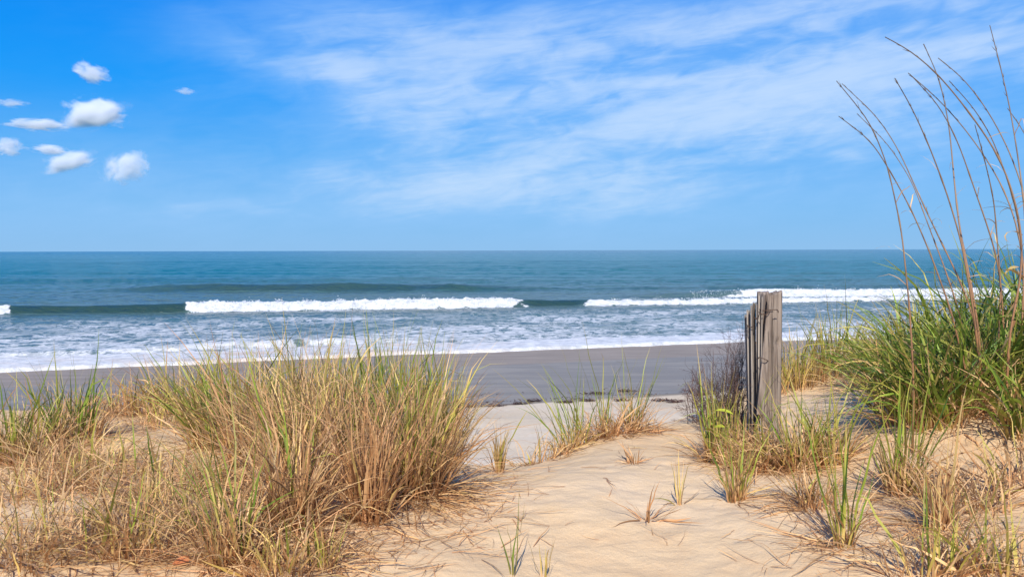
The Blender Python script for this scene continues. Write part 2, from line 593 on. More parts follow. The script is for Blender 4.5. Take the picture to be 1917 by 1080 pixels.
def sea_fields(x, y):
    a = x / np.maximum(y, 1)                       # bearing
    px = a * F_PX + 958
    D = y_shore(x) - y                             # >0 : on the beach
    out = -D
    z = np.zeros_like(x)
    foam = np.zeros_like(x)
    face = np.zeros_like(x)

    def wave(L, H, front, back, yoff=0.0):
        yl = np.interp(x, L[0], L[1]) + yoff + 0.5 * pn(x * 0.13, x * 0 + 1.7, 40) + 0.15 * pn(x * 0.6, x * 0, 41)
        s = (y - yl)                               # 0 = foot, positive out to sea
        prof = np.where(s < front, sstep(s, 0, front), 1 - sstep(s, front, front + back))
        return s, H * prof

    # breaker A
    HA = 0.44 * (0.92 + 0.3 * pn(x * 0.12, x * 0 + 8, 43))
    HA = HA * (1 - 0.30 * sstep(px, 900, 1200)) * (1 - 0.35 * sstep(px, 1500, 1900))
    s, za = wave(LA, HA, 1.15, 4.2)
    z = z + za
    px0 = px
    px = px + (14 * pn(y * 1.2, x * 0.4, 48) + 8 * pn(y * 4, x * 2, 49)) * sstep(px, 300, 360) * (1 - sstep(px, 700, 900)) * 0.6 + 40 * pn(x * .7, y * .7, 51) * sstep(px, 800, 900)
    brokeA = np.clip(sstep(px, 341, 356) * (1 - sstep(px, 955, 1000)) + sstep(px, 1060, 1130) + (1 - sstep(px, 5, 26)) * 0.9, 0, 1)
    px = px0
    topn = 0.35 * pn(x * 1.3, x * 0 + 4, 45) + 0.2 * pn(x * 3.3, x * 0 + 4, 44)
    topn = topn - 0.35 * sstep(px, 1000, 1150)
    botn = 0.5 * pn(x * 0.8, x * 0 + 14, 46) + 0.25 * pn(x * 2.7, y * 1.5, 47)
    fa = sstep(s, -0.25 + botn, 0.25 + botn) * (1 - sstep(s, 0.95 + topn, 1.35 + topn)) * brokeA
    # left part: thin rightwards
    foam = np.maximum(foam, fa)
    rough = fa * (0.10 * np.abs(fbm(x * 1.7, y * 1.9, 4, 50)) + 0.05 * pn(x * 6, y * 6, 55) + 0.16 * np.maximum(pn(x * 2.3, y * 1.1, 58), 0))
    z = z + rough
    lip = fa * sstep(s, 0.0, 0.35) * 0.08
    z = z + lip
    # patches of spent foam in front of the broken crest
    fore = sstep(s, -3.0, -0.2) * (1 - sstep(s, -0.2, 0.1)) * brokeA
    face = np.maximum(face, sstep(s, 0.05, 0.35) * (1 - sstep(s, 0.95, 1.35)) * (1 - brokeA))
    # breaker B, far right
    ampB = sstep(px, 1080, 1420)
    sb, zb = wave(LB, 0.50 * ampB, 1.4, 5)
    z = z + zb
    fb = sstep(sb, -0.2, 0.3) * (1 - sstep(sb, 1.6 + topn * 2, 2.6 + topn * 2)) * sstep(px + 260 * pn(x * 0.22, y * 0.5, 61), 1230, 1430)
    foam = np.maximum(foam, fb)
    z = z + fb * (0.12 * np.abs(fbm(x * 1.4, y * 1.2, 4, 60)) + 0.03 * pn(x * 5, y * 5, 64))
    # swell C (unbroken, dark face)
    ampC = sstep(px, 60, 430) * (1 - sstep(px, 780, 1150)) + 0.35 * sstep(px, 1000, 1300)
    sc, zc = wave(LC, 0.62 * ampC * (1 + 0.5 * pn(x * 0.08, x * 0 + 2, 66)), 2.3, 7)
    z = z + zc
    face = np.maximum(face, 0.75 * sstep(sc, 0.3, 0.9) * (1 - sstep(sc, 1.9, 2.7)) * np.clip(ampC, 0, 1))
    sd, zd = wave(LD, 0.38 * (0.5 + 0.6 * np.maximum(pn(x * 0.03 + 5, x * 0, 67), -0.5) * 1.5), 4, 11)
    z = z + zd
    # open-sea swell and chop
    off = sstep(out, 8, 40)
    far = 1 - sstep(y, 200, 900)
    z = z + off * 0.17 * np.sin((y + 0.10 * x + 3 * pn(x * 0.012, y * 0.02, 70)) * 2 * np.pi / 17.0) * far * (1 + pn(x * 0.02, y * 0.05, 71)) * sstep(y, 70, 110)
    z = z + off * 0.13 * fbm(x * 0.22, y * 0.5, 3, 73) * far
    z = z + off * 0.05 * fbm(x * 1.0, y * 1.9, 3, 76) * (1 - sstep(y, 110, 260))
    # surf zone: low rollers and churn
    surf = sstep(out, 0.3, 4) * (1 - sstep(s, -1.2, 0.2))
    z = z + surf * (0.055 * fbm(x * 0.55, y * 1.1, 4, 80) + 0.02 * pn(x * 3.1, y * 4.7, 84))
    # small spent wave before the edge on the left
    yl2 = y_shore(x) + 3.6 + 0.8 * pn(x * 0.2, x * 0 + 6, 85)
    s2 = y - yl2
    amp2 = (1 - sstep(px, 560, 900)) * (0.35 + 0.65 * sstep(px, 200, 460)) + 0.15
    z = z + 0.20 * amp2 * np.where(s2 < 0.6, sstep(s2, 0, 0.6), 1 - sstep(s2, 0.6, 2.4))
    f2 = sstep(s2, -0.1, 0.2) * (1 - sstep(s2, 0.5, 1.2)) * np.clip(amp2 * 1.3, 0, 1) * sstep(pn(x * 0.8, y * 0.8, 88), -0.35, 0.1)
    foam = np.maximum(foam, 0.75 * f2)
    # run-up edge
    edge = out + 0.45 * fbm(x * 0.45, x * 0 + 2.0, 4, 90) + 0.06 * pn(x * 4, y * 0, 93)
    band = 2.0 + 1.3 * pn(x * 0.25, x * 0 + 9, 94) + 0.8 * (1 - sstep(px, 0, 900))
    fe = sstep(edge, -0.05, 0.05) * (1 - sstep(edge, band * 0.8, band + 2.2) * (0.6 + 0.4 * sstep(pn(x * 0.9, y * 1.4, 95), -0.2, 0.2)))
    fe = fe * (1 - sstep(edge, 3.5, 7.5))
    foam = np.maximum(foam, fe)
    thick = sstep(edge, -0.12, 0.22)
    bz = beach_z(x, y)
    z_shore = np.maximum(bz + 0.02, 0.0) + 0.02
    film = 0.05 + fe * (0.035 * np.abs(fbm(x * 2.0, y * 3.0, 3, 97)) + 0.02)
    wgt = sstep(out, -0.5, 3.5)
    zz = z * sstep(out, 0.5, 5) + (z_shore * (1 - wgt)) + film * (1 - wgt * 0.6)
    zz = zz * thick + (bz - 0.15) * (1 - thick)
    # lace field
    lace = (1 - sstep(s, -6.5, -1.0)) * (0.62 + 0.38 * (1 - sstep(out, 2, 12)))
    lace = np.maximum(lace, 0.38 * fore)
    lace = np.maximum(lace, 0.30 * sstep(s, 1.5, 3) * (1 - sstep(s, 4, 7)) * brokeA * (px > 340))
    lace = np.maximum(lace, 0.55 * sstep(px, 1150, 1350) * sstep(s, 1.2, 2) * (1 - sstep(sb, -0.5, 0.3)))
    lace = np.clip(lace * (0.9 + 0.8 * pn(x * 0.10, y * 0.25, 99)), 0, 1)
    tint = np.exp(-((px - 560) / 330.0) ** 2) * sstep(out, 5.0, 2.0) + 0.35 * np.exp(-((px - 60) / 220.0) ** 2) * sstep(out, 4.5, 1.5)
    return zz, foam, lace, np.clip(face, 0, 1), np.clip(tint, 0, 1)


U = nodes_1d([(-1.9, -0.72, 50), (-0.72, 0.72, 800), (0.72, 1.9, 50)])
Yr = [17.0]
while Yr[-1] < 90:
    Yr.append(Yr[-1] * (1.0045 if Yr[-1] < 43 else 1.0022 if Yr[-1] < 66 else 1.0042))
while Yr[-1] < 25000:
    Yr.append(Yr[-1] * (1.01 if Yr[-1] < 260 else 1.03 if Yr[-1] < 1200 else 1.12))
Yr = np.array(Yr)
gy, gu = np.meshgrid(Yr, U, indexing='ij')
gx = gu * gy
z, foam, lace, face, tint = sea_fields(gx, gy)
print('sea', gx.shape)
sea = tag(mesh_np('sea', np.stack([gx, gy, z], -1).reshape(-1, 3), grid_faces(gx.shape[0], gx.shape[1]), M_SEA,
                  attrs={'foam': foam.ravel(), 'lace': lace.ravel(), 'face': face.ravel(), 'tint': tint.ravel()}), kind='structure',
          label='blue-green sea with breaking white waves and foam at its edge')


# spray thrown up along the broken crests: many small foam flecks
def make_foam_mat():
    m, h, out = material('foam_white')
    h.put(out.inputs[0], h.principled(Base_Color=(0.86, 0.87, 0.88), Roughness=0.8))
    return m


M_FOAM = make_foam_mat()
n = 9000
px = np.concatenate([RS.uniform(348, 960, 5500), RS.uniform(1150, 2000, 2000), RS.uniform(1300, 2000, 1500)])
LBsel = np.arange(n) >= 7500
yl = np.interp(np.zeros(n), [0], [0])
ang = (px - 958) / F_PX
yy = np.full(n, 50.0)
for _ in range(8):
    xx = ang * yy
    yy = np.where(LBsel, np.interp(xx, *LB), np.interp(xx, *LA)) + 0.5 * pn(xx * 0.13, xx * 0 + 1.7, 40)
xx = ang * yy
off = RS.uniform(-0.15, 1.7, n)
yy = yy + off
z0, _, _, _, _ = sea_fields(xx, yy)
clus = np.clip(pn(xx * 1.2, xx * 0 + 3, 111) * 2.0 + 0.25, 0.05, 1)
zt = z0 + np.abs(RS.normal(0, 1, n)) ** 1.3 * 0.085 * clus * sstep(off, 0.1, 0.7)
r = RS.uniform(0.012, 0.035, n)
tv = np.array([(1, 1, 1), (1, -1, -1), (-1, 1, -1), (-1, -1, 1)]) * 0.6
V = np.stack([xx, yy, zt], -1)[:, None, :] + tv[None] * r[:, None, None] * RS.uniform(0.6, 1.6, (n, 4, 1))
tf = np.array([(0, 1, 2), (0, 3, 1), (0, 2, 3), (1, 3, 2)])
Fc = (np.arange(n)[:, None, None] * 4 + tf[None]).reshape(-1, 3)
tag(mesh_np('sea_spray', V.reshape(-1, 3), Fc, M_FOAM), 'fine white spray thrown up along the breaking waves', 'spray', kind='stuff')


# ------------------------------------------------------------------ small white clouds
def make_cloud_mat():
    m, h, out = material('cloud_vapour')
    p = h.obj()
    oi = h.nt.nodes.new('ShaderNodeObjectInfo')
    off = h.nt.nodes.new('ShaderNodeVectorMath')
    off.operation = 'ADD'
    h.put(off.inputs[0], p)
    h.put(off.inputs[1], h.vec(h.mul(oi.outputs['Random'], 50.0), 0.0, 0.0))
    nz = h.noise(off.outputs[0], 1.5, 6, 0.62, 0.4)
    ln = h.nt.nodes.new('ShaderNodeVectorMath')
    ln.operation = 'LENGTH'
    h.put(ln.inputs[0], p)
    body = h.m('MULTIPLY_ADD', h.sub(nz, 0.5), 3.0, h.sub(0.85, ln.outputs['Value']))
    dens = h.mul(h.smooth(body, 0.0, 0.7), 0.10)
    v = h.nt.nodes.new('ShaderNodeVolumePrincipled')
    v.inputs['Color'].default_value = (0.99, 0.99, 0.99, 1)
    v.inputs['Anisotropy'].default_value = -0.35
    h.put(v.inputs['Density'], dens)
    h.put(out.inputs['Volume'], v.outputs[0])
    return m


M_CLOUD = make_cloud_mat()


def ico(sub):
    import bmesh
    bm = bmesh.new()
    bmesh.ops.create_icosphere(bm, subdivisions=sub, radius=1.0)
    V = np.array([v.co[:] for v in bm.verts])
    Fc = np.array([[v.index for v in f.verts] for f in bm.faces])
    bm.free()
    return V, Fc


ICO = ico(5)
CD = 1500.0
CLOUDS = [(172, 137, 62, 34, -22, .9, 'small round white cloud, topmost of the puffs on the left'),
          (178, 216, 112, 52, 3, 1.0, 'largest white puff cloud, flat below, in the left sky'),
          (72, 234, 100, 20, -4, .55, 'thin cloud streak reaching left from the largest puff'),
          (14, 275, 52, 32, 0, 1.2, 'white cloud cut by the left edge of the photograph'),
          (92, 281, 78, 17, -6, .5, 'faint flat cloud between the two lower puffs'),
          (133, 304, 92, 34, 14, .95, 'white lumpy cloud with its right end raised, under the faint flat cloud'),
          (236, 314, 72, 56, 12, .8, 'lowest cloud, round and ragged, nearest the sea'),
          (20, 194, 56, 14, -3, .5, 'thin short cloud at the left edge above the others'),
          (347, 171, 38, 12, -4, .45, 'tiny faint cloud wisp alone to the right of the puffs')]
for i, (px, py, w, hh, rot, dn, lab) in enumerate(CLOUDS):
    V, Fc = ICO
    s = 31 * i
    lump = 1.1 + 0.40 * fbm(V[:, 0] * 1.5 + V[:, 2] * 0.7 + s, V[:, 1] * 1.5 - V[:, 2] * 1.1 + s, 4, 200 + i, 0.6)
    P = V * lump[:, None]
    P[:, 2] = np.where(P[:, 2] < 0, P[:, 2] * 0.85, P[:, 2] * 1.05)
    ctr = at(px, py, CD - 90 * i)
    o = mesh_np('cloud', P, Fc, M_CLOUD)
    o.location = ctr
    k_ = (CD - 90 * i) / CD
    o.scale = (w * 0.60 * k_, w * 0.40 * k_, hh * 0.64 * k_)
    o.rotation_euler = (0, -R(rot), 0)
    tag(o, lab, 'cloud', 'small white puff clouds in the left sky')


# ------------------------------------------------------------------ grass
def make_grass_mat(name='beach_grass', bright=1.0):
    m, h, out = material(name)
    age = h.attr('age')
    t = h.attr('along')
    rnd = h.attr('rnd')
    a = h.m('MULTIPLY_ADD', h.smooth(t, 0.0, 0.35, 1.0, 0.0), 0.28, age)
    a = h.m('MULTIPLY_ADD', h.smooth(t, 0.7, 1.0), 0.16, a)
    col = h.ramp(a, [(0.0, (0.075, 0.150, 0.022)), (0.22, (0.21, 0.290, 0.034)), (0.42, (0.40, 0.36, 0.065)),
                     (0.60, (0.66, 0.46, 0.150)), (0.78, (0.66, 0.425, 0.200)), (1.0, (0.50, 0.255, 0.105))])
    k = h.m('MULTIPLY_ADD', rnd, 0.85, 0.55)
    col = h.mix(1.0, col, h.vec(k, k, k), 'MULTIPLY')
    d = h.principled(Base_Color=col, Roughness=0.5, Specular_IOR_Level=0.35)
    tr = h.nt.nodes.new('ShaderNodeBsdfTranslucent')
    h.put(tr.inputs[0], col)
    mx = h.nt.nodes.new('ShaderNodeMixShader')
    mx.inputs[0].default_value = 0.22
    h.put(mx.inputs[1], d)
    h.put(mx.inputs[2], tr.outputs[0])
    h.put(out.inputs[0], mx.outputs[0])
    return m


M_GRASS = make_grass_mat()


def ribbons(root, az, phi0, droop, length, width, age, S=7, curl=None, power=1.5, settle=True, rs=RS, lift=0.004):
    """arrays of n blades -> V, F, attrs. az: lean bearing, phi0: lean from vertical, droop: extra bend"""
    n = len(az)
    t = (np.arange(S) + 0.5) / S
    curl = rs.normal(0, 0.25, n) if curl is None else curl
    wob = rs.normal(0, 0.09, (n, S))
    kink = (rs.uniform(0, 1, (n, 1)) < 0.13) * sstep(t[None], rs.uniform(.3, .8, (n, 1)), 1.0 * np.ones((n, 1)) * 0.85 + 0 * t[None]) * rs.uniform(.6, 1.8, (n, 1))
    phi = phi0[:, None] + droop[:, None] * t[None] ** power + wob + kink
    psi = az[:, None] + curl[:, None] * t[None] + rs.normal(0, 0.10, (n, S))
    step = (length / S)[:, None]
    d = np.stack([np.sin(phi) * np.cos(psi), np.sin(phi) * np.sin(psi), np.cos(phi)], -1) * step[..., None]
    P = np.concatenate([root[:, None, :], root[:, None, :] + np.cumsum(d, 1)], 1)     # n, S+1, 3
    if settle:
        gz = ground(P[..., 0], P[..., 1]) + lift + rs.uniform(0, 0.02, (n, 1)) * np.linspace(0, 1, S + 1)[None]
        P[:, 1:, 2] = np.maximum(P[:, 1:, 2], gz[:, 1:])
    T = np.gradient(P, axis=1)
    T /= np.linalg.norm(T, axis=-1, keepdims=True) + 1e-9
    rv = np.stack([np.cos(psi[:, :1] + np.pi / 2), np.sin(psi[:, :1] + np.pi / 2), np.zeros((n, 1))], -1) \
        + rs.normal(0, 0.45, (n, 1, 3))
    # blades twist along their length
    tt = np.linspace(0, 1, S + 1)
    side = np.cross(T, np.cross(np.broadcast_to(rv, T.shape), T))
    side /= np.linalg.norm(side, axis=-1, keepdims=True) + 1e-9
    bin_ = np.cross(T, side)
    tw = rs.normal(0, 0.9, (n, 1)) * tt[None]
    side = side * np.cos(tw)[..., None] + bin_ * np.sin(tw)[..., None]
    w = (0.7 + 0.5 * np.minimum(tt / 0.25, 1)) * (1 - tt ** 2.2) * 0.85 + 0.06
    hw = 0.62 * width[:, None] * w[None]
    L = P - side * hw[..., None]
    Rr = P + side * hw[..., None]
    V = np.stack([L, Rr], 2).reshape(n, -1, 3)            # n, 2(S+1), 3
    k = 2 * (S + 1)
    i = np.arange(S) * 2
    f = np.stack([i, i + 1, i + 3, i + 2], -1)
    Fc = (np.arange(n)[:, None, None] * k + f[None]).reshape(-1, 4)
    at_ = {'age': np.repeat(np.clip(age, 0, 1), k), 'along': np.tile(np.repeat(tt, 2), n), 'rnd': np.repeat(rs.uniform(0, 1, n), k)}
    return V.reshape(-1, 3), Fc, at_, k


def join(parts):
    Vs, Fs, As, off = [], [], {}, 0
    for V, Fc, a, _ in parts:
        Vs.append(V)
        Fs.append(Fc + off)
        off += len(V)
        for kk, v in a.items():
            As.setdefault(kk, []).append(v)
    return np.vstack(Vs), np.vstack(Fs), {k_: np.concatenate(v) for k_, v in As.items()}


def tuft_blades(cx, cy, rx, ry, n, hgt, age, spread=0.45, droop=(0.3, 0.5), width=0.005, lean=(0, 0), hvar=0.25, S=7, rs=RS, outk=0.7, sink=0.01):
    """blades rising from an elliptical base; they lean outward the more the nearer they stand to its rim"""
    rr = np.sqrt(rs.uniform(0, 1, n))
    th = rs.uniform(0, 2 * np.pi, n)
    ox, oy = rr * np.cos(th) * rx, rr * np.sin(th) * ry
    x, y = cx + ox, cy + oy
    root = np.stack([x, y, ground(x, y) - sink], -1)
    lx = np.cos(th) * rr * outk * spread + rs.normal(0, spread * 0.55, n) + lean[0]
    ly = np.sin(th) * rr * outk * spread + rs.normal(0, spread * 0.55, n) + lean[1]
    az = np.arctan2(ly, lx)
    phi0 = np.hypot(lx, ly)
    dr = np.abs(rs.normal(droop[0], droop[1], n))
    L = hgt * (1 + rs.normal(0, hvar, n))
    L = np.clip(L, hgt * 0.35, hgt * 1.6)
    ag = np.clip(rs.normal(age[0], age[1], n), 0, 1)
    return ribbons(root, az, phi0, dr, L, width * np.clip(np.exp(rs.normal(-.08, .38, n)), .4, 2.0), ag, S=S, rs=rs)


def place(px, py):
    x, y = hit(px, py, True)
    return x, y


GROUPS = {}


def clump(name, label, cat, xy, r, green=None, dry=None, thatch=None, group=None, single=False, seed=0):
    """one tuft. green/dry/thatch: (count, height, (age, sd), spread, (droop, sd), width, lean)"""
    rs = np.random.RandomState(seed + 100)
    cx, cy = xy
    root = empty(name, (cx, cy, g1(cx, cy)))
    tag(root, label, cat, group)
    for key, spec, pname in (('g', green, 'green_blades'), ('d', dry, 'dry_blades'), ('t', thatch, 'thatch')):
        if not spec:
            continue
        n, hg, age, spread, droop, width, lean = spec
        kk = {'g': 0.75, 'd': 1.0, 't': 1.15}[key]
        parts = [tuft_blades(cx, cy, r[0] * kk, r[1] * kk, n, hg, age, spread, droop, width, lean, rs=rs)]
        V, Fc, a = join(parts)
        if single and key == 'g':
            V = V.reshape(n, -1, 3)
            k = V.shape[1]
            f1 = Fc.reshape(n, -1, 4)[0]
            for i in range(n):
                mesh_np('blade', V[i], f1, M_GRASS, root, {q: v[i * k:(i + 1) * k] for q, v in a.items()})
        else:
            o = mesh_np(pname, V, Fc, M_GRASS, root, a)
            o['kind'] = 'stuff'
    return root


# spec builders
def G(n, hgt, age=.2, sd=.13, spread=.22, droop=(.35, .3), w=.0060, lean=(0, 0)):
    return (n, hgt, (age, sd), spread, droop, w, lean)


def Dd(n, hgt, age=.8, sd=.13, spread=.42, droop=(.6, .5), w=.0042, lean=(0, 0)):
    return (n, hgt, (age, sd), spread, droop, w, lean)


def T(n, hgt, age=.86, sd=.1, spread=1.1, droop=(1.0, .4), w=.0036, lean=(0, 0)):
    return (n, hgt, (age, sd), spread, droop, w, lean)


TG = 'tufts of beach grass on the dune'
# ---- big mass left of the path
clump('grass_tuft', 'rust-brown tuft standing narrow at the front of the big grass mass', 'grass tuft', place(690, 975), (.07, .07),
      G(10, .42, .5), Dd(150, .50, .93, .06, .30, (.35, .3), .0045), T(90, .35), TG, seed=1)
clump('grass_tuft', 'right end of the big grass mass, brown blades drooping over the sand', 'grass tuft', place(775, 925), (.12, .13),
      G(80, .56, .34, .12, .2, lean=(.0, 0)), Dd(330, .48, .84, .1, .40, (.5, .4), .0044, (.03, 0)), T(380, .36, .86, .08, 1.2, (1.0, .4), .0036, (.40, -.2)), TG, seed=2)
clump('grass_tuft', 'dense brown middle of the big grass mass, behind the narrow rust tuft', 'grass tuft', place(610, 905), (.24, .22),
      G(110, .53, .44), Dd(560, .50, .80, .14, .34, (.5, .4)), T(260, .36), TG, seed=3)
clump('grass_tuft', 'brown tuft low at the front left of the big grass mass', 'grass tuft', place(545, 985), (.09, .08),
      G(20, .42, .4), Dd(180, .40, .86, .1, .38, (.6, .4)), T(260, .36), TG, seed=4)
clump('grass_tuft', 'green-topped tuft in the middle back of the big grass mass', 'grass tuft', place(735, 850), (.20, .2),
      G(220, .56, .26, .12, .17, (.2, .2), lean=(.0, 0)), Dd(340, .44, .76, .12, .3), None, TG, seed=5)
clump('grass_tuft', 'straw-yellow tuft at the back right of the big mass, beside the path', 'grass tuft', place(825, 850), (.12, .15),
      G(130, .50, .42, .12, .15, (.25, .2), lean=(.0, 0)), Dd(200, .42, .74, .12, .3), T(100, .3), TG, seed=6)
clump('grass_tuft', 'yellow-green tuft at the back of the big mass before the foam', 'grass tuft', place(590, 800), (.30, .25),
      G(240, .47, .38, .12, .22, (.35, .25)), Dd(380, .42, .74, .12, .36), None, TG, seed=7)
clump('grass_tuft', 'bushy green tuft at the upper left corner of the big mass', 'grass tuft', place(430, 835), (.24, .22),
      G(280, .51, .33, .12, .32, (.55, .35), lean=(-.10, 0)), Dd(280, .38, .78, .12, .42), T(160, .35), TG, seed=8)
clump('grass_tuft', 'dry reddish tuft between the green corner tuft and the brown middle', 'grass tuft', place(510, 870), (.2, .2),
      G(40, .50, .42), Dd(400, .50, .84, .12, .36), T(130, .34), TG, seed=9)
clump('grass_tuft', 'low straw tuft left behind the green corner tuft', 'grass tuft', place(345, 775), (.28, .2),
      G(70, .40, .38, .12, .3), Dd(320, .36, .76, .12, .4), T(120, .3), TG, seed=10)
clump('grass_tuft', 'tall tuft of mixed green blades at the bottom, left of the big mass', 'grass tuft', place(428, 1050), (.07, .07),
      G(34, .44, .26, .12, .26, (.4, .3), .0050, (-.16, .05)), Dd(110, .28, .8), T(110, .3), TG, seed=11)
clump('grass_tuft', 'short orange stub of grass alone beside the big mass', 'grass stub', place(934, 884), (.022, .02),
      G(5, .26, .45, .1, .3), Dd(46, .19, .74, .08, .16, (.2, .2), .005), T(14, .2), TG, seed=12)
# ---- left edge
clump('grass_tuft', 'upright green tuft before the wet sand on the left', 'grass tuft', place(135, 830), (.15, .12),
      G(70, .40, .25, .12, .22, (.3, .25), .0060), Dd(160, .26, .78), T(170, .34), TG, seed=13)
clump('grass_tuft', 'yellow-green tuft cut by the left edge of the photograph', 'grass tuft', place(30, 860), (.2, .16),
      G(75, .38, .33, .12, .26, (.4, .3), .0058), Dd(200, .28, .78), T(180, .34), TG, seed=14)
clump('grass_tuft', 'small sparse tuft on the dune crest left of the bushy corner tuft', 'grass tuft', place(235, 778), (.16, .10),
      G(30, .30, .4, .12, .3), Dd(150, .24, .82), T(90, .2), TG, seed=15)
for i, (px, py, r, n, hg, lab) in enumerate([
        (60, 930, .25, 300, .20, 'matted dry grass under the tuft at the left edge'),
        (150, 770, .2, 130, .2, 'thin dry grass along the dune crest before the wet sand'),
        (300, 800, .16, 140, .2, 'dry grass on the crest just behind the bare sand patch'),
        (130, 880, .22, 260, .24, 'dry tangle at the foot of the upright green tuft'),
        (270, 975, .2, 200, .2, 'low dry mat in the middle of the left sand'),
        (215, 900, .26, 300, .20, 'matted dry grass below the upright green tuft'),
        (330, 930, .18, 200, .20, 'dry grass tangle beside the bare sand patch'),
        (120, 1030, .22, 240, .24, 'pale arching dry tuft in the bottom left corner'),
        (250, 1040, .10, 130, .26, 'upright brown dry tuft at the bottom left'),
        (355, 1000, .07, 60, .22, 'thin dry tuft casting shadow on bare sand at the bottom'),
        (520, 1075, .10, 130, .22, 'dry tuft cut by the bottom edge under the big mass'),
        (600, 1060, .07, 60, .20, 'loose grey straw tuft at the bottom before the path'),
        (20, 1060, .12, 130, .2, 'dry tuft in the extreme bottom left corner'),
        (420, 905, .14, 160, .24, 'dry tangle between the bare sand patch and the big mass')]):
    clump('dry_grass_tuft', lab, 'dry grass', place(px, py), (r, r * .8),
          G(int(6 + 6 * (i % 3)), hg, .42, .14, .3, w=.005), Dd(int(n * .34), hg, .80, .13, .55, (.8, .5), .0036),
          T(int(n * .72), hg * 1.25, .80, .14, 1.05, (1.0, .5), .0032), 'dry grass on the left of the dune', seed=120 + i)
# ---- mound in the middle
clump('grass_tuft', 'left fan of green blades on the mound, arching to the left', 'grass tuft', place(1072, 838), (.10, .05),
      G(36, .44, .26, .1, .28, (.5, .3), .0044, (-.24, 0)), Dd(50, .18, .72, .1, .5), T(80, .2, .76), TG, single=True, seed=40)
clump('grass_tuft', 'middle cluster of upright green blades on the mound', 'grass tuft', place(1128, 808), (.07, .04),
      G(18, .46, .24, .1, .13, (.15, .15), .0044), Dd(50, .18, .8, .1, .5), T(70, .22), TG, single=True, seed=41)
clump('grass_tuft', 'right cluster of yellow-green blades on the mound', 'grass tuft', place(1180, 804), (.06, .04),
      G(24, .40, .36, .12, .20, (.2, .2), .0044, (.1, 0)), Dd(60, .24, .72, .1, .4), T(70, .22), TG, single=True, seed=42)
clump('dry_grass_tuft', 'brown thatch along the crest of the mound under the green blades', 'dry grass', place(1150, 815), (.22, .05),
      None, Dd(40, .12, .86, .1, .9), T(260, .24, .88, .08, 1.35, (.7, .3), .0035), TG, seed=43)
clump('dry_grass_tuft', 'dry straw along the left foot of the mound', 'dry grass', place(1020, 858), (.14, .05),
      G(3, .22, .4), Dd(36, .12, .76, .1, .6), T(90, .2, .8, .1, 1.2), TG, seed=44)
clump('dry_grass_tuft', 'tiny brown dead tuft on the bare sand below the mound', 'dry grass', place(1186, 868), (.025, .02),
      None, Dd(16, .12, .9, .06, .5, (.6, .3), .005), T(14, .13, .92), TG, seed=45)
clump('grass_tuft', 'pale wisp of four blades on the bare sand of the path', 'grass tuft', place(1272, 945), (.012, .01),
      G(6, .17, .6, .06, .2, (.1, .1), .0045), None, T(6, .12, .6), TG, single=True, seed=46)
clump('grass_tuft', 'small orange-footed tuft on the path below the fence post', 'grass tuft', place(1380, 938), (.035, .025),
      G(20, .27, .42, .12, .2, (.2, .2), .0046), Dd(60, .18, .86, .08, .2), T(36, .26, .7, .1, 1.2, (.6, .3), .0035, (.7, -.1)), TG, single=True, seed=47)
clump('dry_twig', 'bent brown twig lying on the sand of the path', 'twig', place(1215, 975), (.02, .015),
      None, None, T(16, .16, .98, .02, 1.2, (.5, .3), .005), None, seed=48)
# ---- around the post
PG = 'grass around the fence post'
clump('grass_tuft', 'yellow-green tuft at the left foot of the fence post', 'grass tuft', place(1335, 865), (.05, .05),
      G(40, .40, .38, .12, .14, (.2, .2), .0056), Dd(50, .2, .75), T(40, .2), PG, seed=50)
clump('grass_tuft', 'green blades directly before the dark shrub', 'grass tuft', place(1385, 860), (.09, .05),
      G(24, .36, .34, .12, .24, (.3, .3), .0048), Dd(80, .22, .8), T(120, .26), PG, seed=51)
clump('grass_tuft', 'dry tangle piled before the foot of the fence post', 'grass tuft', place(1440, 880), (.16, .06),
      G(18, .28, .42, .12, .3), Dd(120, .18, .84, .1, .6), T(340, .26, .84, .1, 1.2), PG, seed=52)
clump('grass_tuft', 'thin green tuft right of the foot of the fence post', 'grass tuft', place(1500, 880), (.08, .06),
      G(34, .38, .32, .12, .24, (.35, .3), .0054), Dd(120, .28, .8), T(110, .24), PG, seed=53)
clump('grass_tuft', 'golden tuft behind the fence post on the right', 'grass tuft', place(1480, 728), (.17, .14),
      G(90, .38, .42, .1, .24, (.3, .3), .0055), Dd(170, .30, .68, .12, .35), None, PG, seed=54)
clump('grass_tuft', 'green tuft on the dune crest right of the golden tuft', 'grass tuft', place(1560, 700), (.22, .16),
      G(110, .42, .30, .12, .28, (.35, .3), .0058), Dd(130, .30, .74, .12, .4), T(70, .3), PG, seed=55)
# ---- sparse ones right foreground
clump('grass_tuft', 'sparse fan of ten broad green blades on the right foreground sand', 'grass tuft', place(1578, 1022), (.03, .03),
      G(15, .42, .24, .08, .20, (.10, .08), .0068), Dd(20, .2, .8, .1, .3), T(44, .28, .85, .08, 1.2, (.6, .3), .0034, (-.7, .3)), PG, single=True, seed=60)
clump('grass_tuft', 'green-and-orange tuft up the slope from the sparse fan', 'grass tuft', place(1690, 925), (.06, .05),
      G(34, .40, .30, .1, .24, (.25, .2), .0062), Dd(70, .24, .78, .08, .3), T(70, .26, .86, .08, 1.2), PG, single=True, seed=61)
clump('dry_grass_tuft', 'upright dry brown tuft right of the green-and-orange tuft', 'dry grass', place(1757, 990), (.03, .03),
      G(3, .32, .62, .05, .08, (.1, .1), .004), Dd(70, .26, .88, .08, .22), T(60, .28, .8, .1, 1.2, (.6, .3), .0034, (-.6, .2)), PG, seed=62)
clump('grass_tuft', 'long green blades crossing in the bottom right corner', 'grass tuft', place(1880, 1078), (.09, .05),
      G(22, .28, .34, .12, .5, (.25, .2), .0062), Dd(20, .2, .7), T(30, .22), PG, single=True, seed=63)
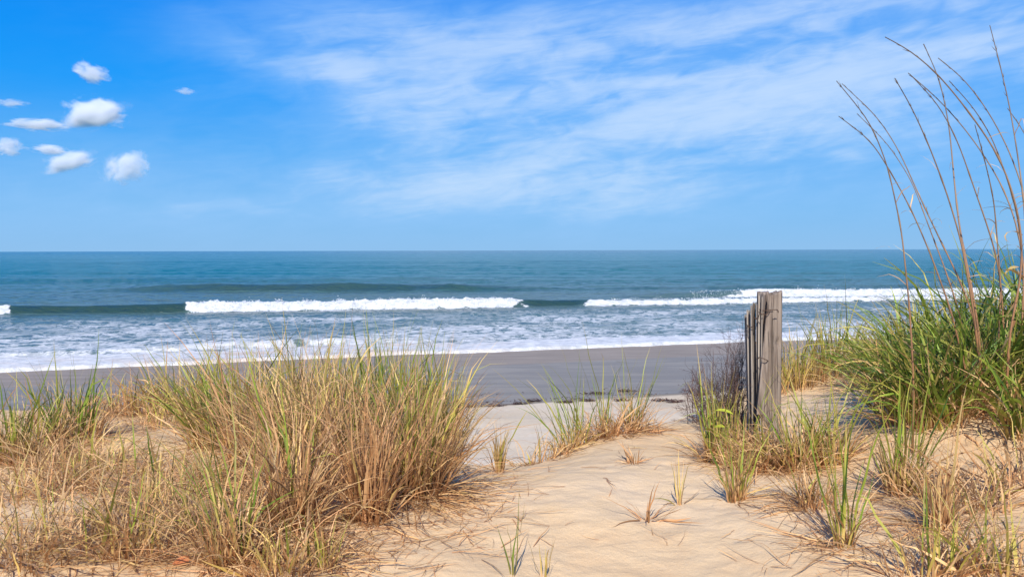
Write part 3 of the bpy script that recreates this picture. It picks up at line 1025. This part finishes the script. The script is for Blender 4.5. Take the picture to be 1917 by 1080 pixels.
clump('grass_tuft', 'thin blades at the bottom edge right of the sparse fan', 'grass tuft', place(1765, 1078), (.14, .05),
      G(18, .24, .34, .12, .3, (.25, .2), .0045), Dd(40, .2, .8), T(110, .26), PG, single=True, seed=64)
clump('grass_tuft', 'few green blades at the bottom edge of the path, left one', 'grass tuft', place(958, 1080), (.012, .01),
      G(5, .27, .34, .05, .22, (.1, .1), .0055, (-.1, .1)), None, None, PG, single=True, seed=65)
clump('grass_tuft', 'few pale blades at the bottom edge of the path, right one', 'grass tuft', place(1020, 1085), (.02, .01),
      G(9, .13, .5, .08, .22, (.1, .1), .005), None, None, PG, single=True, seed=66)
clump('dry_grass_tuft', 'dead grass flat on the sand at the upper left of the sparse fan', 'dry grass', place(1525, 950), (.07, .06),
      G(7, .24, .4), Dd(60, .16, .86, .1, .4), T(70, .26, .84, .1, 1.2, (.7, .3), .0032, (-.5, .1)), PG, seed=67)
clump('grass_tuft', 'small tuft between the post and the big right-hand grass', 'grass tuft', place(1560, 870), (.07, .05),
      G(30, .34, .34, .12, .3), Dd(50, .22, .82), T(70, .26), PG, seed=68)
clump('dry_grass_tuft', 'dead curled blades on the sand at the right edge', 'dry grass', place(1880, 915), (.15, .08),
      G(7, .25, .4, .1, .6), Dd(40, .2, .84, .1, .6), T(90, .30, .9, .08, 1.2, (.9, .4), .0038), PG, seed=69)
clump('dry_grass_tuft', 'low straw with a few yellow leaves near the right edge', 'dry grass', place(1840, 960), (.09, .05),
      G(5, .16, .5, .05, .5, w=.008), Dd(24, .14, .86), T(46, .24, .9), PG, seed=70)
# ---- big green mass on the right
SG = 'sea oats leaves on the right dune'
for i, (x, y, r, n, hg, lean, age, lab) in enumerate([
        (1.86, 3.75, .12, 90, .46, (-.28, 0), .26, 'lowest left sea oats clump, its long blades arching left over sand'),
        (1.92, 3.55, .17, 190, .50, (-.18, -.05), .20, 'sea oats clump in the front middle of the green mass'),
        (2.20, 3.62, .17, 220, .54, (.02, -.05), .15, 'dark green sea oats clump at the foot of the tall stems'),
        (2.48, 3.55, .18, 220, .56, (.1, -.05), .17, 'sea oats clump cut by the right edge of the photograph'),
        (2.08, 4.15, .18, 170, .46, (-.15, 0), .28, 'sea oats clump behind the front middle one'),
        (2.36, 4.15, .22, 240, .56, (0, 0), .20, 'tallest leafy sea oats clump behind the tall stems'),
        (2.80, 4.20, .22, 220, .58, (.1, 0), .22, 'sea oats clump at the right edge behind the nearest one'),
        (2.25, 4.85, .20, 150, .34, (-.1, 0), .36, 'yellowish sea oats clump at the top left of the green mass'),
        (2.55, 4.95, .24, 200, .42, (0, 0), .28, 'far sea oats clump whose tips cross the white surf'),
        (3.15, 5.10, .26, 200, .44, (0, 0), .28, 'farthest sea oats clump at the right edge'),
        (2.10, 3.22, .12, 100, .38, (-.1, -.2), .25, 'small sea oats clump nearest the open sand'),
        (2.52, 3.10, .13, 100, .42, (-.25, -.1), .22, 'sea oats blades reaching left from the right edge')]):
    clump('sea_oats_clump', lab, 'sea oats', (x, y), (r, r),
          G(int(n * .9), hg, age, .14, .38, (1.0, .5), .0080, lean), Dd(int(n * .55), hg * .7, .78, .12, .5, (.9, .5), .0045),
          T(int(n * .5), .34, .86, .08, 1.0, (1.0, .4), .004), SG, seed=80 + i)

# ------------------------------------------------------------------ tall sea oats stems
def make_stem_mat():
    m, h, out = material('dry_stem')
    t = h.attr('along')
    p = h.pos()
    nz = h.noise(h.scale(p, (30, 30, 8)), 1.0, 3, 0.6)
    col = h.ramp(t, [(0.0, (0.36, 0.15, 0.045)), (0.3, (0.34, 0.17, 0.08)), (0.6, (0.30, 0.20, 0.12)), (1.0, (0.10, 0.075, 0.055))])
    col = h.mix(h.smooth(nz, 0.45, 0.7, 0, 0.6), col, (0.10, 0.06, 0.04))
    h.put(out.inputs[0], h.principled(Base_Color=col, Roughness=0.55))
    return m


M_STEM = make_stem_mat()


def spline(P, n):
    P = np.asarray(P, float)
    d = np.r_[0, np.cumsum(np.linalg.norm(np.diff(P, axis=0), axis=1))]
    t = np.linspace(0, d[-1], n)
    out = np.stack([np.interp(t, d, P[:, k]) for k in range(P.shape[1])], -1)
    for _ in range(max(2, n // 8)):
        out[1:-1] = (out[:-2] + 2 * out[1:-1] + out[2:]) / 4
    return out


def tube(P, rad, k=6):
    P = np.asarray(P, float)
    T_ = np.gradient(P, axis=0)
    T_ /= np.linalg.norm(T_, axis=1, keepdims=True) + 1e-9
    ref = np.array([0.3, 1.0, 0.1]) / 1.05
    a = np.cross(T_, ref)
    a /= np.linalg.norm(a, axis=1, keepdims=True) + 1e-9
    b = np.cross(T_, a)
    th = np.arange(k) * 2 * np.pi / k
    V = P[:, None] + rad[:, None, None] * (a[:, None] * np.cos(th)[None, :, None] + b[:, None] * np.sin(th)[None, :, None])
    n = len(P)
    i = np.arange(n - 1)[:, None] * k
    j = np.arange(k)[None]
    Fc = np.stack([i + j, i + (j + 1) % k, i + k + (j + 1) % k, i + k + j], -1).reshape(-1, 4)
    return V.reshape(-1, 3), Fc, np.repeat(np.linspace(0, 1, n), k)


STEMS = [
    (3.35, [(1566, 152), (1629, 228), (1662, 310), (1688, 432), (1703, 577), (1711, 722)], 0.0040),
    (3.60, [(1576, 157), (1642, 218), (1682, 279), (1716, 356), (1754, 437), (1794, 518), (1826, 600), (1840, 760)], 0.0040),
    (3.50, [(1570, 218), (1632, 264), (1672, 330), (1708, 396), (1743, 478), (1779, 577), (1810, 700), (1818, 790)], 0.0040),
    (3.75, [(1604, 213), (1662, 269), (1708, 340), (1738, 422), (1769, 503), (1794, 577), (1830, 740)], 0.0036),
    (3.45, [(1675, 147), (1708, 203), (1744, 284), (1774, 366), (1800, 452), (1822, 577), (1835, 690), (1842, 800)], 0.0046),
    (3.50, [(1729, 83), (1759, 147), (1777, 234), (1787, 346), (1796, 427), (1815, 519), (1830, 600), (1846, 790)], 0.0048),
    (3.30, [(1657, 70), (1708, 96), (1764, 147), (1820, 218), (1866, 284), (1896, 356), (1914, 440), (1912, 520), (1890, 620), (1880, 820)], 0.0048),
    (3.55, [(1700, 137), (1754, 183), (1805, 239), (1845, 295), (1876, 346), (1903, 417), (1918, 500), (1912, 640), (1900, 790)], 0.0044),
    (3.65, [(1703, 139), (1759, 198), (1795, 269), (1825, 356), (1850, 427), (1868, 488), (1878, 577), (1880, 770)], 0.0042),
    (3.40, [(1756, 109), (1805, 147), (1850, 208), (1886, 274), (1917, 356), (1932, 480), (1925, 620), (1915, 810)], 0.0044),
    (3.70, [(1777, 152), (1820, 198), (1856, 254), (1886, 335), (1906, 407), (1918, 520), (1920, 760)], 0.0040),
    (3.35, [(1853, 48), (1871, 117), (1891, 203), (1906, 295), (1917, 376), (1924, 500), (1930, 640), (1935, 830)], 0.0046),
    (3.60, [(1825, 234), (1845, 305), (1861, 376), (1868, 463), (1874, 539), (1868, 660), (1860, 780)], 0.0044),
    (3.45, [(1886, 203), (1917, 244), (1950, 330), (1962, 500), (1960, 640), (1950, 830)], 0.0042),
]
rt = np.random.RandomState(77)
bx, by = at(1850, 760, 3.5)[:2]
oats = empty('sea_oats', (bx, by, g1(bx, by)))
tag(oats, 'tall bare sea oats stems bending left against the sky', 'sea oats')
for i, (d, pts, rad) in enumerate(STEMS):
    n_ = len(pts)
    P = []
    for j, (px, py) in enumerate(pts):
        P.append(at(px, py, d + 0.22 * (1 - j / (n_ - 1)) ** 1.5 * (1 if i % 2 else -1)))
    P = P[::-1]
    # carry the foot down to the sand
    foot = P[0].copy()
    gz = g1(foot[0], foot[1])
    if foot[2] > gz - 0.02:
        P.insert(0, np.array([foot[0], foot[1], gz - 0.03]))
    P = spline(P, 44)
    t = np.linspace(0, 1, 44)
    rr = 1.15 * rad * (1 - 0.70 * t)
    node = (np.abs((t * 9 + 0.3 * i) % 1 - 0.5) < 0.06)
    rr = rr * (1 + 0.35 * node)
    V, Fc, al = tube(P, rr, 6)
    parts = [(V, Fc, {'along': al}, 0)]
    st_o = mesh_np('stem', V, Fc, M_STEM, oats, {'along': al})
    # narrow seed spikelets pressed to the top fifth
    ns = 16
    kk = rt.randint(35, 43, ns)
    T_ = np.gradient(P, axis=0)
    Vs, Fs, off = [], [], 0
    for q in range(ns):
        c0 = P[kk[q]]
        tdir = T_[kk[q]] / np.linalg.norm(T_[kk[q]])
        e = tdir + rt.normal(0, 0.12, 3)
        e /= np.linalg.norm(e)
        L = rt.uniform(0.02, 0.045)
        s_ = np.cross(e, rt.normal(0, 1, 3))
        s_ /= np.linalg.norm(s_)
        b_ = np.cross(e, s_)
        w_ = rt.uniform(.0007, .0014)
        pts_ = np.array([c0, c0 + e * L * .4 + s_ * w_, c0 + e * L * .4 - s_ * w_ * .5 + b_ * w_, c0 + e * L * .4 - s_ * w_ * .5 - b_ * w_, c0 + e * L])
        Vs.append(pts_)
        Fs.append(np.array([(0, 1, 2), (0, 2, 3), (0, 3, 1), (4, 2, 1), (4, 3, 2), (4, 1, 3)]) + off)
        off += 5
    Vs = np.vstack(Vs)
    so = mesh_np('seed_head', Vs - np.array(oats.location), np.vstack(Fs), M_STEM, None, {'along': np.full(len(Vs), 0.95)})
    so.parent = st_o
    so['kind'] = 'stuff'
    # a few withered leaves hanging off the stem
    nl = rt.randint(3, 8)
    ki = rt.randint(12, 32, nl)
    root = P[ki]
    Vl, Fl, al2, _ = ribbons(root, rt.uniform(0, 2 * np.pi, nl), rt.uniform(.5, 1.1, nl), rt.uniform(.8, 2.2, nl), rt.uniform(.07, .2, nl),
                             rt.uniform(.002, .0038, nl), rt.uniform(.6, .85, nl), settle=False, rs=rt)
    lo = mesh_np('withered_leaves', Vl - np.array(oats.location), Fl, M_GRASS, None, al2)
    lo.parent = st_o
    lo['kind'] = 'stuff'

# thick dry sheaths hanging at the right edge
root = np.array([at(1914, 440, 3.4), at(1916, 520, 3.4), at(1905, 560, 3.4), at(1912, 500, 3.45), at(1900, 600, 3.4)])
Vl, Fl, a_, k_ = ribbons(root, np.array([3.0, 3.3, 2.9, 3.6, 3.2]), np.array([1.0, .9, 2.6, 1.3, 2.7]), np.array([2.0, 1.4, .3, 1.8, .2]),
                         np.array([.12, .14, .22, .16, .25]), np.array([.007, .012, .020, .010, .016]), np.array([.7, .62, .66, .6, .75]), settle=False, rs=rt)
Vq = Vl.reshape(5, -1, 3)
f1 = Fl.reshape(5, -1, 4)[0]
for i in range(5):
    mesh_np('dry_sheath', Vq[i], f1, M_GRASS, oats, {q: v[i * k_:(i + 1) * k_] for q, v in a_.items()})


# ------------------------------------------------------------------ fence post with slats
def make_wood(name, base, dark):
    m, h, out = material(name)
    p = h.obj()
    g = h.noise(h.scale(p, (70, 70, 3.2)), 1.0, 5, 0.65, 0.4)
    g2 = h.noise(h.scale(p, (16, 16, 1.2)), 1.0, 4, 0.6, 0.5)
    col = h.mix(h.smooth(g, 0.36, 0.66), dark, base)
    col = h.mix(h.smooth(g2, 0.4, 0.7, 0, 0.55), col, tuple(min(1, c * 1.25) for c in base))
    cr = h.smooth(h.noise(h.scale(p, (90, 90, 1.0)), 1.0, 3, 0.5, 0.2), 0.58, 0.64)
    col = h.mix(h.mul(cr, 0.75), col, (0.06, 0.045, 0.035))
    n = h.bump(h.sub(g, h.mul(cr, 0.8)), 0.9, 0.004)
    h.put(out.inputs[0], h.principled(Base_Color=col, Roughness=0.9, Normal=n, Specular_IOR_Level=0.2))
    return m


M_POST = make_wood('weathered_post_wood', (0.32, 0.255, 0.20), (0.15, 0.11, 0.085))
M_SLAT = make_wood('weathered_slat_wood', (0.42, 0.36, 0.295), (0.20, 0.165, 0.135))
M_WIRE, hh_, oo_ = material('rusty_wire')
hh_.put(oo_.inputs[0], hh_.principled(Base_Color=(0.10, 0.055, 0.035), Roughness=0.7, Metallic=0.3))

PD = 3.95
pb = at(1437, 838, PD)
fence = empty('fence_post', (pb[0], pb[1], g1(pb[0], pb[1])))
tag(fence, 'weathered grey wooden fence post with thin slats wired to its left side', 'fence post')
foot_z = g1(pb[0], pb[1]) - 0.15


def beam(name, top, bot, wx, wy, mat, turn=0.0, nz=60, grooves=0.05, rnd=0.25, seed=0, parent=None, taper=0.0, rag=0.0, hollow=None):
    """a squared timber between two points (width wx, depth wy), rounded arrises, long grooves and a ragged top"""
    k = 40
    th = (np.arange(k) + 0.5) * 2 * np.pi / k
    ex = 2 / (1 + (1 - rnd) * 4)
    cx_ = np.sign(np.cos(th)) * np.abs(np.cos(th)) ** ex
    cy_ = np.sign(np.sin(th)) * np.abs(np.sin(th)) ** ex
    t = np.linspace(0, 1, nz)
    top, bot = np.asarray(top), np.asarray(bot)
    ctr = bot[None] + (top - bot)[None] * t[:, None]
    H = np.linalg.norm(top - bot)
    tt, tk = np.meshgrid(t, th, indexing='ij')
    wob = 1 + grooves * fbm(tk * 3.2, tt * H * 2.2, 3, 300 + seed) + grooves * 1.2 * np.minimum(fbm(tk * 7.5, tt * H * 1.1, 2, 310 + seed), 0.12)
    wob = wob * (1 - taper * tt)
    lx = cx_[None] * wx / 2 * wob
    ly = cy_[None] * wy / 2 * wob
    if hollow is not None:
        q = np.exp(-((tt * H - hollow[0]) / 0.022) ** 2 - ((np.mod(tk - hollow[1] + np.pi, 2 * np.pi) - np.pi) / 0.16) ** 2)
        lx *= 1 - 0.3 * q
        ly *= 1 - 0.3 * q
    c, s_ = math.cos(turn), math.sin(turn)
    X_ = ctr[:, None, 0] + lx * c - ly * s_
    Y_ = ctr[:, None, 1] + lx * s_ + ly * c
    Z_ = ctr[:, None, 2] + 0 * lx
    Z_[-4:] += rag * fbm(tk[-4:] * 2.5, tt[-4:] * 3, 3, 320 + seed) * np.linspace(0.2, 1, 4)[:, None]
    V = np.stack([X_, Y_, Z_], -1)
    # close the top with shrinking rings, a little dished
    rings = [V]
    tc_ = V[-1].mean(0)
    for q, dz_ in ((0.94, 0.003), (0.7, 0.002), (0.4, -0.003), (0.05, -0.005)):
        rg = tc_ + (V[-1] - tc_) * q
        rg[:, 2] = V[-1][:, 2] * q + tc_[2] * (1 - q) + dz_ + 0.003 * pn(rg[:, 0] * 90, rg[:, 1] * 90, 330 + seed)
        rings.append(rg[None])
    V = np.concatenate(rings, 0)
    n_ = V.shape[0]
    i = np.arange(n_ - 1)[:, None] * k
    j = np.arange(k)[None]
    Fc = np.stack([i + j, i + (j + 1) % k, i + k + (j + 1) % k, i + k + j], -1).reshape(-1, 4)
    return mesh_np(name, V.reshape(-1, 3), Fc, mat, parent)


pt = at(1441, 549, PD + 0.02)
post = beam('post', pt, (pb[0], pb[1], foot_z), 0.101, 0.100, M_POST, turn=0.30, nz=110, grooves=0.075, rnd=0.24, seed=1, parent=fence, rag=0.030,
            hollow=(0.70, -1.35))
# slats: (px top, py top, px bottom, depth, width, thickness, turn)
SL = [(1401, 583, 1408, 4.02, .030, .009, 0.85), (1407, 575, 1411, 3.96, .030, .008, 1.15), (1412, 569, 1414, 3.99, .030, .008, 1.0),
      (1417, 571, 1417, 3.93, .028, .007, 1.3), (1422, 553, 1421, 3.90, .030, .008, 1.1), (1427, 560, 1424, 3.87, .030, .007, 1.25),
      (1398, 592, 1406, 4.08, .030, .009, 0.6)]
for i, (px, py, pxb, d, w_, th_, tn) in enumerate(SL):
    a = at(px, py, d)
    b = at(pxb, 800, d)
    gz = g1(b[0], b[1]) - 0.08
    b = np.array([b[0], b[1], gz])
    beam('slat', a, b, w_, th_, M_SLAT, turn=tn, nz=46, grooves=0.10, rnd=0.2, seed=20 + i, parent=fence, rag=0.03)
# the pale slat leaning across the post's face
a = at(1444, 553, 3.865)
b = at(1423, 775, 3.83)
beam('slat', a, b, .034, .009, M_POST, turn=0.15, nz=46, grooves=0.10, rnd=0.2, seed=40, parent=fence, rag=0.02)


def wire(pts, rad=0.0016):
    P = spline([at(*p) for p in pts], 40)
    P = P + 0.0015 * np.random.RandomState(3).normal(0, 1, P.shape)
    V, Fc, _ = tube(P, np.full(40, rad), 5)
    return mesh_np('wire', V, Fc, M_WIRE, fence)


wire([(1421, 580, 3.95), (1423, 579, 3.87), (1430, 582, 3.845), (1440, 580, 3.84), (1452, 579, 3.85), (1457, 581, 3.87), (1457, 586, 3.88)], .0020)
wire([(1420, 584, 3.84), (1426, 588, 3.83), (1434, 589, 3.83), (1442, 582, 3.84)], .0018)
wire([(1397, 606, 4.05), (1401, 611, 3.98), (1406, 613, 3.93), (1412, 609, 3.92)], .0018)
wire([(1411, 594, 3.95), (1416, 597, 3.88), (1420, 592, 3.86), (1422, 588, 3.86)], .0020)
wire([(1417, 672, 3.88), (1421, 669, 3.83), (1427, 671, 3.81), (1433, 672, 3.81), (1438, 676, 3.84)], .0018)


# ------------------------------------------------------------------ twiggy shrub beside the post
def make_twig_mat():
    m, h, out = material('dark_twig')
    rnd = h.attr('rnd')
    col = h.ramp(rnd, [(0.0, (0.045, 0.030, 0.028)), (0.55, (0.10, 0.065, 0.05)), (0.8, (0.17, 0.085, 0.065)), (1.0, (0.22, 0.13, 0.09))])
    h.put(out.inputs[0], h.principled(Base_Color=col, Roughness=0.85))
    return m


M_TWIG = make_twig_mat()
rb = np.random.RandomState(9)


def twig_bush(cx, cy, n0, hgt, spread, rs):
    Vs, Fs, Rn, off = [], [], [], 0
    stack = []
    for i in range(n0):
        a_ = rs.uniform(0, 2 * np.pi)
        ph = abs(rs.normal(0, spread))
        p0 = np.array([cx + rs.normal(0, .04), cy + rs.normal(0, .03), 0])
        p0[2] = g1(p0[0], p0[1]) - 0.01
        stack.append((p0, a_, ph, hgt * rs.uniform(.5, .8), .0028, 0))
    while stack:
        p0, a_, ph, L, r_, lev = stack.pop()
        S = 5
        pts_ = [p0]
        for s in range(S):
            ph += rs.normal(0, .16)
            a_ += rs.normal(0, .25)
            pts_.append(pts_[-1] + L / S * np.array([math.sin(ph) * math.cos(a_), math.sin(ph) * math.sin(a_), abs(math.cos(ph)) * (1 if ph < 1.5 else .3)]))
        pts_ = np.array(pts_)
        V, Fc, _ = tube(pts_, np.linspace(r_, r_ * .45, S + 1), 3)
        Vs.append(V)
        Fs.append(Fc + off)
        off += len(V)
        Rn.append(np.full(len(V), rs.uniform()))
        if lev < 3:
            for _ in range(rs.randint(3, 5)):
                k = rs.randint(1, S + 1)
                stack.append((pts_[k], a_ + rs.normal(0, 1.0), ph + rs.normal(0.1, .5), L * rs.uniform(.4, .7), r_ * .62, lev + 1))
    return np.vstack(Vs), np.vstack(Fs), np.concatenate(Rn)


sx, sy = 1.19, 4.30
shrub = empty('shrub', (sx, sy, g1(sx, sy)))
tag(shrub, 'dark leafless twiggy shrub left of the fence post', 'shrub')
V, Fc, rn = twig_bush(sx, sy, 26, .52, .42, rb)
o = mesh_np('twigs', V, Fc, M_TWIG, shrub, {'rnd': rn})
o['kind'] = 'stuff'
V, Fc, rn = twig_bush(sx + .02, sy, 34, .26, .6, rb)
o = mesh_np('dense_twigs', V, Fc, M_TWIG, shrub, {'rnd': rn})
o['kind'] = 'stuff'
sx, sy = place(1318, 790)
sh2 = empty('shrub', (sx, sy, g1(sx, sy)))
tag(sh2, 'low reddish twiggy shrub spreading left from the dark shrub', 'shrub')
V, Fc, rn = twig_bush(sx, sy, 26, .28, .9, rb)
o = mesh_np('twigs', V, Fc, M_TWIG, sh2, {'rnd': np.clip(rn * .4 + .6, 0, 1)})
o['kind'] = 'stuff'

# ------------------------------------------------------------------ yellow-leaved weed
M_LEAF, hl, ol = material('yellow_leaf')
hl.put(ol.inputs[0], hl.principled(Base_Color=hl.mix(hl.noise(hl.pos(), 40, 3), (0.26, 0.34, 0.02), (0.55, 0.50, 0.04)), Roughness=0.5))


def leaf_mesh(p, az, el, L, w, mat, name, parent, bend=.3):
    S = 7
    t = np.linspace(0, 1, S)
    e = el - bend * t * 2
    dd = np.stack([np.cos(e) * np.cos(az), np.cos(e) * np.sin(az), np.sin(e)], -1) * L / (S - 1)
    P = np.asarray(p) + np.concatenate([np.zeros((1, 3)), np.cumsum(dd[:-1], 0)])
    side = np.array([-math.sin(az), math.cos(az), 0.35])
    hw = w / 2 * np.sin(np.pi * np.clip(t * .93 + .05, 0, 1)) ** .7
    up = np.array([0, -0.3, 1.0])
    V = np.stack([P - side * hw[:, None] + up * hw[:, None] * .35, P, P + side * hw[:, None] + up * hw[:, None] * .35], 1).reshape(-1, 3)
    i = np.arange(S - 1)[:, None] * 3
    j = np.arange(2)[None]
    Fc = np.stack([i + j, i + j + 1, i + 3 + j + 1, i + 3 + j], -1).reshape(-1, 4)
    return mesh_np(name, V, Fc, mat, parent)


wx_, wy_ = place(1332, 868)
weed = empty('weed', (wx_, wy_, g1(wx_, wy_)))
tag(weed, 'weed with bright yellow leaves before the dark shrub', 'weed')
stem_top = at(1340, 768, wy_)
P = spline([(wx_, wy_, g1(wx_, wy_) - .01), (wx_ + .01, wy_, stem_top[2] - .1), stem_top], 14)
V, Fc, al = tube(P, np.full(14, .0022), 5)
mesh_np('stalk', V, Fc, M_GRASS, weed, {'along': al * 0 + .5, 'age': al * 0 + .3, 'rnd': al * 0 + .5})
for k, az_, el_, L_ in ((13, 5.9, -.1, .08), (12, 3.4, -.3, .05), (10, 4.2, .1, .05), (9, -.6, .2, .05), (8, 2.9, .3, .045), (11, -1.8, .2, .05), (7, 5.0, .2, .04)):
    leaf_mesh(P[k], az_, el_ + .2, L_, .024, M_LEAF, 'leaf', weed)

# fallen orange leaf bottom left
M_OL, h3, o3 = material('orange_leaf')
h3.put(o3.inputs[0], h3.principled(Base_Color=(0.50, 0.17, 0.06), Roughness=0.7))
lx, ly = place(335, 1062)
lf = empty('fallen_leaf', (lx, ly, g1(lx, ly)))
tag(lf, 'curled orange dead leaf on the sand at the bottom left', 'leaf')
leaf_mesh((lx - .02, ly, g1(lx, ly) + .010), 0.2, .3, .05, .03, M_OL, 'leaf_blade', lf, bend=.2)
leaf_mesh((lx - .0, ly + .01, g1(lx, ly) + .012), 1.0, .4, .035, .022, M_OL, 'leaf_blade', lf, bend=.3)

# dark bent stalk bottom left
P = spline([at(338, 1085, 2.5), at(336, 1040, 2.55), at(330, 1000, 2.62), at(312, 955, 2.7), at(295, 925, 2.78)], 24)
V, Fc, al = tube(P, np.linspace(.0032, .0015, 24), 5)
st = mesh_np('dead_stalk', V, Fc, M_STEM, None, {'along': al * .5 + .3}, loc=tuple(P[0]))
tag(st, 'single dark bent stalk beside the orange dead leaf', 'stalk')

# ------------------------------------------------------------------ loose straw on the sand
n = 900
px_ = RS.uniform(640, 1900, n)
py_ = 1078 - 230 * RS.uniform(0, 1, n) ** 1.2
ctrs = [(700, 1000, 110, 45, 160), (860, 960, 90, 50, 170), (930, 900, 60, 30, 60), (1230, 985, 50, 25, 12), (1520, 940, 60, 35, 80), (1640, 960, 90, 50, 150),
        (1820, 960, 90, 60, 190), (1100, 870, 100, 16, 16), (1250, 830, 80, 20, 10), (250, 1000, 200, 70, 700), (150, 900, 130, 50, 300),
        (1560, 1040, 80, 30, 70), (350, 960, 90, 60, 250), (640, 1050, 70, 30, 120), (250, 850, 70, 40, 120)]
pts_ = []
for cx, cy, sx_, sy_, k in ctrs:
    for _ in range(k):
        pts_.append((cx + RS.normal(0, sx_), min(1100, cy + RS.normal(0, sy_))))
# pixel -> ground by a coarse table
gp = []
for px, py in pts_:
    if 760 < py:
        r = ray(px, py)
        d = np.arange(1.9, 6.5, 0.04)
        zz = r[2] * d + CAM_Z - ground(r[0] * d, d, False)
        i = int(np.argmax(zz < 0))
        if zz[i] < 0:
            gp.append((r[0] * d[i], d[i]))
gp = np.array(gp)
m_ = len(gp)
root = np.stack([gp[:, 0], gp[:, 1], ground(gp[:, 0], gp[:, 1]) + .003], -1)
V, Fc, a_, _ = ribbons(root, RS.uniform(0, 2 * np.pi, m_), np.full(m_, 1.5), RS.normal(0.1, .15, m_), RS.uniform(.05, .24, m_),
                       RS.uniform(.0015, .0032, m_), np.clip(RS.normal(.88, .1, m_), 0, 1), S=6)
tag(mesh_np('straw_litter', V, Fc, M_GRASS, None, a_), 'loose brown straw scattered over the dune sand', 'straw', kind='stuff')

# ------------------------------------------------------------------ dark wrack on the tide line
M_WRACK, h4, o4 = material('dark_seaweed')
h4.put(o4.inputs[0], h4.principled(Base_Color=h4.mix(h4.noise(h4.pos(), 9, 3), (0.035, 0.020, 0.016), (0.11, 0.06, 0.045)), Roughness=0.75))
WR = [(880, 762, 12, 'small dark seaweed clump half hidden by the big grass mass'),
      (922, 761, 26, 'long seaweed clump right of the big grass mass'),
      (972, 757, 20, 'seaweed clump left of the largest strand on the tide line'),
      (997, 752, 24, 'raised seaweed strand nearest the wet sand on the left of the mound'),
      (1058, 754, 18, 'seaweed clump behind the left fan of blades'),
      (1100, 751, 18, 'seaweed clump seen between the fan and the upright blades'),
      (1115, 738, 34, 'thin seaweed line out on the wet sand behind the mound'),
      (1172, 733, 26, 'seaweed scrap on the wet sand behind the right cluster of blades'),
      (1165, 750, 22, 'seaweed clump behind the right cluster of blades'),
      (1238, 751, 30, 'flat seaweed patch right of the mound'),
      (1262, 754, 22, 'low seaweed scrap nearest the reddish shrub'),
      (1312, 740, 20, 'seaweed clump beside the reddish shrub')]
for i, (px, py, w_, lab) in enumerate(WR):
    rs = np.random.RandomState(500 + i)
    x, y = hit(px, py)
    ww = w_ / F_PX * y
    gz = g1(x, y)
    root = empty('seaweed_clump', (x, y, gz))
    tag(root, lab, 'seaweed', 'dark seaweed clumps along the tide line')
    nb = int(26 + w_ * 1.6)
    ox = rs.normal(0, ww * .38, nb)
    oy = rs.normal(0, ww * .16, nb)
    rt_ = np.stack([x + ox, y + oy, ground(x + ox, y + oy) + rs.uniform(0, .02, nb)], -1)
    V, Fc, a_, _ = ribbons(rt_, rs.uniform(0, 6.28, nb), rs.uniform(.9, 1.5, nb), rs.uniform(.2, 1.2, nb), rs.uniform(.07, .18, nb), rs.uniform(.008, .018, nb),
                           np.full(nb, .9), S=5, rs=rs, lift=.012)
    o = mesh_np('strands', V, Fc, M_WRACK, root)
    o['kind'] = 'stuff'
# finer wrack crumbs along the same line
n = 1500
xx = RS.uniform(-3.5, 6.0, n)
Dl = 11.1 + 0.35 * fbm(xx * .8, xx * 0, 3, 120) + RS.normal(0, .16, n) + np.where(RS.uniform(0, 1, n) < .12, -1.2, 0)
yy = y_shore(xx) - Dl
keep = RS.uniform(0, 1, n) < np.clip(.35 + 1.4 * pn(xx * 1.3, xx * 0 + 5, 130), .04, 1)
xx, yy = xx[keep], yy[keep]
m_ = len(xx)
root = np.stack([xx, yy, ground(xx, yy)], -1)
V, Fc, a_, _ = ribbons(root, RS.uniform(0, 6.28, m_), np.full(m_, 1.45), RS.uniform(0, .3, m_), RS.uniform(.03, .11, m_), RS.uniform(.005, .014, m_), np.full(m_, .9), S=4, lift=.008)
tag(mesh_np('seaweed_crumbs', V, Fc, M_WRACK), 'fine dark seaweed crumbs strewn along the tide line', 'seaweed', kind='stuff')
